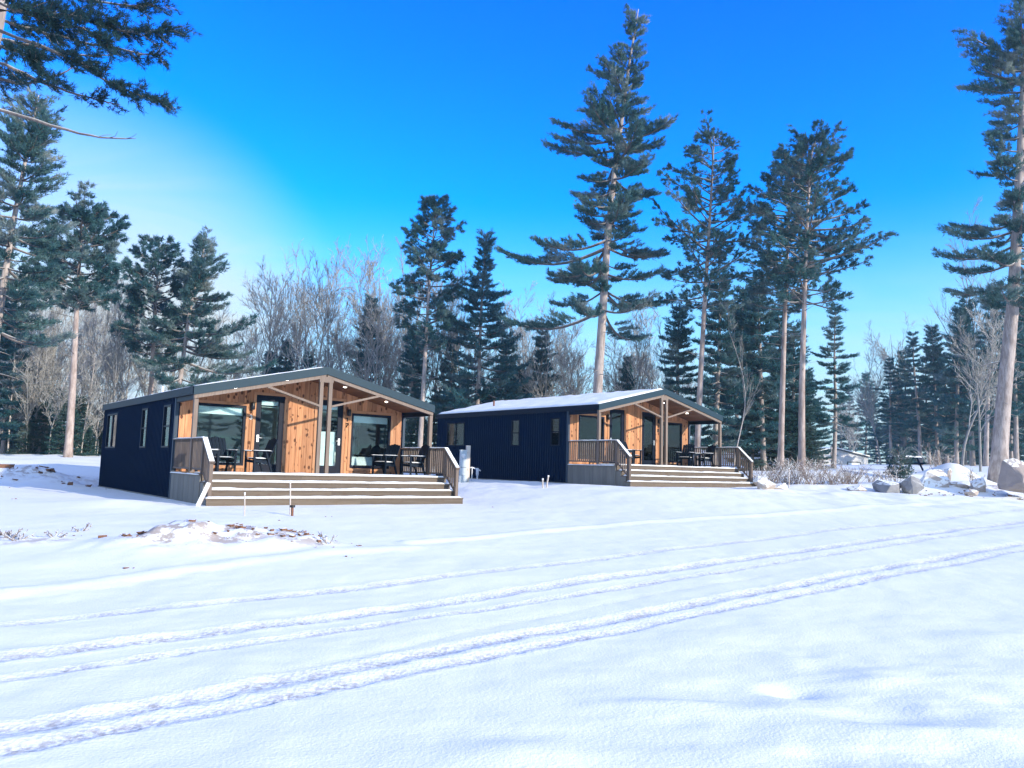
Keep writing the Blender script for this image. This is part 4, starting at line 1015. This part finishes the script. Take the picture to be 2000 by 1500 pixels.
# right-hand wood
for px, ty, D in ((1690, 728, 150), (1715, 740, 145), (1660, 750, 150), (1742, 700, 90), (1768, 690, 94), (1798, 650, 86), (1832, 636, 88), (1868, 605, 80), (1900, 575, 82), (1925, 560, 76), (1955, 580, 84), (1985, 560, 78), (2020, 560, 80), (1815, 700, 96), (1850, 690, 98), (1885, 660, 92), (1940, 650, 90), (1975, 640, 92), (2010, 640, 88), (1645, 770, 150), (1755, 740, 104)): wood('tallpine' if rnd.random() < .6 else 'pine', px, ty, D, 'in the right-hand wood', 1.05)
for px, ty, D in ((1720, 690, 92), (1765, 655, 95), (1895, 505, 88), (1880, 650, 64), (1915, 690, 62), (1680, 800, 130), (1665, 790, 125)): wood('bare' if rnd.random() < .5 else 'fork', px, ty, D, 'in the right-hand wood', 1.1)
# far trees closing the gaps low down
for i in range(16): wood('pine', 1735 + i * 21 + rnd.uniform(-7, 7), rnd.uniform(770, 830), rnd.uniform(108, 140), 'closing the right-hand wood', 1.5)
for i in range(32):
    px = -60 + i * 68 + rnd.uniform(-20, 20)
    if 1590 < px < 1730: continue
    wood('fork' if rnd.random() < .8 or px < 1200 else 'pine', px, rnd.uniform(725, 790) + (60 if px > 1500 else 0), rnd.uniform(100, 135), 'far behind', 1.1)
# the wood on the sunny side of the clearing, behind and right of the viewer (seen mirrored in the windows)
def sunny_side():
    for n, a in enumerate(np.linspace(88, 178, 34)):
        nm, ms, H0 = get('tallpine' if n % 3 else 'pine', n % 3); d = rnd.uniform(78, 96); x, y = d * math.sin(R(a)), d * math.cos(R(a)); H = rnd.uniform(14, 20); s = H / H0
        o = link(nm, None, None, (x, y, gz(x, y)), (0, 0, rnd.uniform(0, 6.28)), (s * 1.2, s * 1.2, s))
        for n2, me in ms:
            c_ = link(n2, me, o)
            if n2 != 'trunk': c_['kind'] = 'stuff'
        tag(o, 'dark pine mirrored in the cabin windows, %s along the sunny wood' % ordinal(n), 'pine tree', 'pines along the sunny wood')
sunny_side()
plant_woods()

# ------------------------------------------------------------------ boulders
import bmesh
def rock_mesh(seed, sx, sy, sz, mat, facets=16, rough=.05):
    """broken stone: hull of a few points, edges worn, faces slightly uneven"""
    rg = np.random.default_rng(seed); P = nrm(rg.normal(0, 1, (facets, 3))) * rg.uniform(.78, 1.05, (facets, 1))
    bm = bmesh.new()
    for p in P: bm.verts.new(p)
    r = bmesh.ops.convex_hull(bm, input=bm.verts); bmesh.ops.delete(bm, geom=[v for v in bm.verts if not v.link_faces], context='VERTS')
    bmesh.ops.dissolve_limit(bm, angle_limit=R(14), verts=bm.verts, edges=bm.edges)
    bmesh.ops.bevel(bm, geom=bm.edges[:], offset=.045, segments=2, affect='EDGES', profile=.6)
    bmesh.ops.triangulate(bm, faces=bm.faces); bmesh.ops.subdivide_edges(bm, edges=[e for e in bm.edges if e.calc_length() > .22], cuts=2, use_grid_fill=True)
    V = np.array([v.co for v in bm.verts]); n = fbm(V[:, 0] * 2.2 + seed, V[:, 1] * 2.2 + V[:, 2] * 1.7, seed, 4)
    for v, k in zip(bm.verts, n): v.co *= 1 + rough * 3. * k
    for v in bm.verts: v.co = (v.co.x * sx, v.co.y * sy, v.co.z * sz)
    me = bpy.data.meshes.new('boulder'); bm.to_mesh(me); bm.free(); me.materials.append(mat); return me
def boulder(px, py, w, h, D, mat, label, seed, rz=0., sink=.25):
    """w, h: visible size in photo pixels at distance D"""
    b = at(px, py, D); k = D / F
    o = link('boulder', rock_mesh(seed, w * k / 2 * 1.15, w * k / 2 * .85, h * k * .72, MT[mat]), None, (b[0], b[1], b[2] + h * k * .72 * (1 - sink) - h * k * .22), (random.uniform(-.1, .1), random.uniform(-.1, .1), R(rz)))
    return tag(o, label, 'boulder', 'boulders by the road')
boulder(1674, 962, 36, 18, 32.5, 'rock_brown', 'small brown boulder, leftmost of the rocks before the right wood', 1)
boulder(1736, 963, 76, 27, 32.5, 'rock_grey', 'low grey-brown boulder beside the dark grey rock', 2, 10)
boulder(1784, 963, 42, 36, 32.3, 'rock_grey', 'dark grey upright boulder in the middle of the rock row', 3)
boulder(1824, 953, 62, 34, 33.5, 'rock_snow', 'large boulder covered in lumpy snow below the tan block', 4)
boulder(1829, 936, 42, 24, 34.5, 'rock_brown', 'tan block lying on top of the snowy boulders', 15, 20)
boulder(1853, 950, 24, 38, 34, 'rock_snow', 'narrow curved snowy slab right of the tan block', 6, 50)
boulder(1880, 953, 46, 16, 33.5, 'rock_snow', 'flat snow-covered rock low in the rock row', 7)
boulder(1912, 960, 40, 30, 33, 'rock_snow', 'rounded snowy boulder left of the big slab', 8)
boulder(1896, 966, 26, 12, 32, 'rock_snow', 'small snow-capped stone at the foot of the rounded snowy boulder', 18)
boulder(1992, 956, 96, 60, 32, 'rock_brown', 'big angular brown-grey slab at the right edge', 23, 15, .2)
boulder(1494, 957, 46, 24, 31, 'rock_snow', 'snowy rock touching the right cabin\'s bottom step', 10)
boulder(1522, 958, 40, 18, 31.3, 'rock_snow', 'snowy rock just beyond the right cabin\'s steps', 11)
boulder(1484, 944, 30, 18, 33.5, 'rock_snow', 'snowy rock behind the right cabin\'s stair railing', 12)

# ------------------------------------------------------------------ brush, weeds, soil
def shrub(seed, H, n, spread, g=None, at_=(0, 0, 0)):
    rg = np.random.default_rng(seed); g = g or Geo(); up = np.array([0, 0, 1.])
    for k in range(n):
        az = rg.uniform(0, 6.28); l = H * rg.uniform(.55, 1.1); d = nrm(np.array([math.cos(az) * spread * rg.uniform(.1, 1), math.sin(az) * spread * rg.uniform(.1, 1), 1]))
        p = np.array(at_) + [rg.normal(0, .12) * H, rg.normal(0, .12) * H, -.05]; s = np.linspace(0, 1, 5)[:, None]
        B = p + d * l * s + np.array([math.cos(az), math.sin(az), -.4]) * .22 * l * s ** 2; g.tube(B, .010 * (1 - s[:, 0]) + .005, 3, False)
        for j in range(7):
            f = rg.uniform(.25, 1); b = path_at(B, f); dd = nrm(d + rg.normal(0, .7, 3)); tl = l * rg.uniform(.12, .35)
            g.tube(np.array([b, b + dd * tl * .5 - up * .01, b + dd * tl - up * .04 * tl]), [.008, .0065, .005], 3, False)
    return g
spots = [(1492, 925, 34), (1512, 918, 36), (1535, 928, 34.5), (1556, 918, 36), (1578, 930, 34), (1600, 922, 36), (1625, 932, 34.5), (1648, 928, 36), (1530, 905, 42), (1590, 905, 42), (1668, 940, 35)]
for k, (px, py, D) in enumerate(spots):
    p = at(px, py, D); z = on_ground(p[0], p[1]); g = shrub(300 + k, rnd.uniform(.9, 1.35), 26, .9)
    o = g.build('snowy_shrub', MT['brush']); o.location = (p[0], p[1], z); tag(o, 'snow-dusted leafless shrub right of the right cabin, %s from the left' % ordinal(sorted(s[0] for s in spots).index(px)), 'shrub', 'shrubs right of the right cabin')
for k, (px, D, h, lb) in enumerate(((1832, 50, 1.9, 'reddish leafless shrub behind the tan block among the rocks'), (1725, 34, .7, 'thin snowy shrub rising behind the low grey-brown boulder'), (1750, 35, .8, 'wispy shrub in front of the little snow-laden spruce'), (1700, 36, .6, 'low dry shrub behind the leftmost small boulder'), (1905, 37, .8, 'low dry shrub behind the rounded snowy boulder'))):
    p = stand(px, D); o = shrub(330 + k, h, 24 if k == 0 else 12, .7).build('dry_shrub', MT['brush']); o.location = tuple(p); tag(o, lb, 'shrub')
g = Geo()
for k, (px, py) in enumerate(((6, 1058), (22, 1062), (35, 1066), (12, 1050), (640, 1075), (160, 1040), (110, 1060))):
    p = hit(px, py); z = on_ground(p[0], p[1]); shrub(350 + k, .22, 5, 1.5, g, (p[0], p[1], z))
o = g.build('dry_weeds', MT['brush']); o['kind'] = 'stuff'; tag(o, 'scattered dry weed stems poking through the snow', 'weeds')
g = Geo(); rg = np.random.default_rng(4)
def clods(px, py, sx, sy, n, smax):
    c = hit(px, py)
    for k in range(n):
        x, y = c[0] + rg.normal(0, sx), c[1] + rg.normal(0, sy); z = on_ground(x, y); s = smax * rg.uniform(.25, 1) ** 1.5
        V = nrm(rg.normal(0, 1, (8, 3))) * s * rg.uniform(.5, 1, (8, 1)) * [1.3, 1, .7]
        B = box_v(-1, 1, -1, 1, -1, 1) * s * .6 * [1.4, 1, .6] + rg.normal(0, s * .22, (8, 3)); a = rg.uniform(0, 6)
        B = np.stack([B[:, 0] * math.cos(a) - B[:, 1] * math.sin(a), B[:, 0] * math.sin(a) + B[:, 1] * math.cos(a), B[:, 2]], -1)
        g.add(B + [x, y, z + s * .2], BOXF)
clods(385, 1060, .8, .45, 90, .075); clods(470, 1050, .5, .4, 45, .06); clods(600, 1068, .45, .3, 30, .06); clods(60, 945, 2.5, 1.5, 45, .16); clods(14, 938, .5, .4, 8, .3); clods(225, 1055, .6, .5, 8, .04); clods(1850, 968, 2., .5, 40, .08); clods(1975, 972, 1.2, .4, 30, .07)
for px, py in ((250, 1112), (678, 1092), (550, 1018), (700, 1075), (640, 1010), (968, 993), (30, 975)): clods(px, py, .05, .05, 2, .035)
o = g.build('soil_clods', MT['soil']); o['kind'] = 'stuff'; tag(o, 'clods of brown frozen soil scattered over the snow', 'soil')

# ------------------------------------------------------------------ utilities, stakes
def prism_thing(name, label, cat, p, rz=0, group=None): return thing(name, label, cat, tuple(p), rz, group)
D = 34.; p = at(903, 939, D); z = on_ground(p[0], p[1]); k = D / F
t = prism_thing('meter_pedestal', 'grey electric meter pedestal on a pale post beside the right cabin', 'meter box', (p[0], p[1], z), R(20))
ht = at(903, 880, D)[2] - z
box('cabinet', t, -.13, .13, -.10, .10, .28, ht, MT['grey_box']); box('base', t, -.17, .15, -.14, .14, -.1, .275, MT['grey_box']); box('cap', t, -.145, .145, -.12, .115, ht + .001, ht + .03, MT['grey_box'])
box('seam', t, -.135, .135, -.104, -.101, .62, .635, MT['black'])
g = Geo(); g.lathe([(.0, .09), (.06, .085), (.085, .05), (.09, 0), (.1, -.01)], 16); o = g.build('meter', MT['pvc'], t, True); o.rotation_euler = (R(90), 0, 0); o.location = (-.02, -.10, ht - .22)
pz = at(911, 870, D)[2] - z; o = box('post', t, .135, .30, -.06, .09, -.15, pz, MT['pale_post'])
g = Geo(); g.tube([(.3, .0, .62), (.42, .0, .63), (.6, .0, .58)], .03, 8); g.tube([(.42, 0, .6), (.42, 0, -.1)], .022, 8); g.build('water_tap', MT['pvc'], t, True)
p = at(932, 936, D + 1.5); z = on_ground(p[0], p[1])
t = thing('standpipe', 'small white water standpipe right of the meter pedestal', 'standpipe', (p[0], p[1], z), 0)
g = Geo(); g.tube([(0, 0, -.1), (0, 0, .2)], .035, 10); g.build('pipe', MT['pvc'], t, True)
g = Geo(); g.lathe([(.0, .18), (.05, .18), (.065, .26), (.065, .46), (.045, .52), (0, .53)], 12); g.build('valve_head', MT['pvc'], t, True)
g = Geo(); g.tube([(.05, 0, .45), (.15, 0, .40)], .03, 8); g.build('spout', MT['pvc'], t, True)
def stake(px, py0, py1, D, r, mat, label, name='survey_stake', cap=False, lean=0):
    a = at(px, py0, D); z = on_ground(a[0], a[1]); b = at(px + lean, py1, D)
    t = thing(name, label, 'stake' if name == 'survey_stake' else 'pipe', (a[0], a[1], z))
    g = Geo(); h = b[2] - z; g.tube([(0, 0, -.15), ((b[0] - a[0]) * .5, 0, h * .5), (b[0] - a[0], 0, h)], r, 6); g.build('shaft', MT[mat], t)
    if cap: g = Geo(); g.lathe([(0, 0), (r * 2.1, 0), (r * 2.1, .05), (0, .05)], 10, (b[0] - a[0], 0, h)); g.build('cap', MT['black'], t)
    else: g = Geo(); g.tube([(b[0] - a[0], 0, h), (b[0] - a[0], 0, h + .05)], r * 1.15, 6); g.build('tip', MT['snow'], t)
stake(478, 1006, 966, 17.6, .014, 'stake', 'thin pale stake before the left end of the steps')
stake(567, 1003, 944, 18.2, .016, 'stake', 'taller pale stake before the middle of the left cabin\'s steps')
stake(571, 1005, 991, 18.0, .03, 'rust', 'short capped pipe at the foot of the taller stake', 'capped_pipe', True)
stake(1060, 950, 937, 29, .03, 'stake', 'short stub stake on the snow before the right cabin\'s blue wall')
stake(1067, 948, 931, 29.2, .03, 'stake', 'slanting pale stake beside the stub before the right cabin', lean=4)
stake(1541, 953, 916, 33, .022, 'stake', 'thin stake right of the right cabin\'s steps')
a = at(386, 989, 19.7); a[2] = on_ground(a[0], a[1]) - .02; b = at(408, 945, 19.95); t = thing('loose_plank', 'snowy white plank leaning on the left end of the left cabin\'s steps', 'plank', tuple(a))
g = Geo(); g.bar((0, 0, 0), tuple(b - a), .09, .04, (0, 1, 0)); g.build('board', MT['stake'], t); g = Geo(); v = b - a; g.bar((0, -.012, .028), tuple(v + np.array([0, -.012, .028])), .085, .03, (0, 1, 0)); g.build('snow_layer', MT['snow'], t)

# ------------------------------------------------------------------ far yard: shed, gate frame, picnic table, snowy spruce
D = 118.; c0 = at(1633, 917, D); z0 = c0[2] - .8
t = thing('shed', 'long pale metal shed with low gable far off at right', 'shed', (c0[0], c0[1], z0), R(28))
wd_, ln, he, hr = 14.2, 26., 2.75, 3.75
def gable(w0, name, mat, y):
    V = [(-wd_ / 2, y, 0), (wd_ / 2, y, 0), (wd_ / 2, y, he), (0, y, hr), (-wd_ / 2, y, he)]; V2 = [(a, y + .15, c) for a, _, c in V]
    f4 = [(0, 1, 6, 5), (1, 2, 7, 6), (2, 3, 8, 7), (3, 4, 9, 8), (4, 0, 5, 9), (0, 4, 2, 1), (5, 6, 7, 9)]; f3 = [(4, 3, 2), (9, 7, 8)]
    return link(name, mesh_np(name, V + V2, [np.array(f4), np.array(f3)], mat), t)
gable(0, 'gable_wall', MT['shed'], 0); gable(0, 'gable_wall', MT['shed'], ln - .15)
for s in (-1, 1):
    g = Geo(); g.box(*sorted((s * wd_ / 2, s * (wd_ / 2 - .15))), .16, ln - .16, 0, he - .02)
    y = .4
    while y < ln - .4: g.box(*sorted((s * wd_ / 2, s * (wd_ / 2 + .03))), y, y + .08, .02, he - .04); y += .6
    g.build('side_wall', MT['shed'], t)
    V = [(s * x, y, (hr if x < 1 else he - .02 - .0) - a + .18) for x in (0.001, wd_ / 2 + .25) for y in (-.3, ln + .3) for a in (.16, 0)]
    r_ = link('roof_slope', mesh_np('roof_slope', V, BOXF, MT['shed_dark']), t)
    V = [(s * x, y, (hr if x < 1 else he - .02) - a + .18) for x in (0.001, wd_ / 2 + .2) for y in (-.2, ln + .3) for a in (-.004, -.16)]
    link('roof_snow', mesh_np('roof_snow', V, BOXF, MT['snow']), r_)
dr = box('garage_door', t, 2.6, 5.2, -.05, -.01, .2, 1.9, MT['blind']); g = Geo(); g.box(2.45, 2.59, -.09, -.005, 0, 2.05); g.box(5.21, 5.35, -.09, -.005, 0, 2.05); g.box(2.59, 5.21, -.09, -.005, 1.91, 2.05); g.build('frame', MT['shed_dark'], dr)
D = 66.; a, b = stand(1608, D), stand(1632, D)
t = thing('post_frame', 'tall thin post-and-rail frame standing before the shed', 'frame', tuple(a))
for px, top in ((1608, 880), (1624, 872), (1632, 862)):
    q = stand(px, D); h = at(px, top, D)[2] - q[2]; g = Geo(); g.tube([q - a - [0, 0, .2], q - a + [0, 0, h]], .055, 6); g.build('post', MT['bark_wp'], t)
q = stand(1632, D) - a; g = Geo(); g.bar((0, -.07, .9), (q[0], q[1] - .07, q[2] + .9), .06, .12); g.build('rail', MT['bark_wp'], t)
p = stand(1768, 47); p[2] += .02
t = thing('picnic_table', 'dark blue picnic table with snowy top behind the little spruce', 'picnic table', tuple(p), R(8))
for k in range(4): box('top_plank', t, -.95, .95, -.37 + k * .19, -.37 + k * .19 + .175, .72, .76, MT['siding'])
for s in (-1, 1):
    box('bench', t, -.95, .95, s * .72 - .13, s * .72 + .13, .42, .46, MT['siding'])
    g = Geo(); g.bar((s * .65, -.7, 0), (s * .65, -.2, .72), .06, .09); g.bar((s * .65, .7, 0), (s * .65, .2, .72), .06, .09); g.bar((s * .65, -.8, .39), (s * .65, .8, .39), .05, .09); g.build('leg_frame', MT['siding'], t)
snow_slab('top_snow', t, -.94, .94, -.36, .38, .758, .10, step=.1, seed=93)
def snow_spruce():
    rg = np.random.default_rng(9); P = trunk_path(rg, .95, (0, 0), .02)
    parts = white_pine(401, P, .02, .06, .42, lambda q: (1 - q) ** .8, .14, 5, 1.5, 8, .07, .022, 0, -.4)
    b = stand(1758, 38); o = tree_obj('snowy_spruce', parts, 'bark_wp', 'sp', b); tag(o, 'little spruce loaded with snow before the picnic table', 'spruce')
    for k in range(16):
        f = rg.uniform(.12, 1); a = rg.uniform(0, 6.28); r = (1 - f) * .36; s = rg.uniform(.08, .14) * (1.15 - .5 * f)
        c = link('snow_clump', rock_mesh(420 + k, s * 1.4, s * 1.2, s * .6, MT['snow'], 20, .12), o, (r * math.cos(a), r * math.sin(a), .12 + f * .85))
snow_spruce()

# ------------------------------------------------------------------ cold winter air
def haze():
    m = bpy.data.materials.new('thin_winter_haze'); m.use_nodes = True; N = m.node_tree.nodes; N.clear()
    o = N.new('ShaderNodeOutputMaterial'); v = N.new('ShaderNodeVolumePrincipled'); v.inputs['Color'].default_value = (.55, .86, 1, 1); v.inputs['Density'].default_value = .0006; v.inputs['Anisotropy'].default_value = .2
    m.node_tree.links.new(v.outputs[0], o.inputs['Volume'])
    z = gm_low - 1.
    h = box('haze', None, -440, 440, -280, 450, z, 36, m); h['kind'] = 'stuff'; h['label'] = 'thin pale winter haze filling the clearing'
gm_low = float(zz.min())
haze()
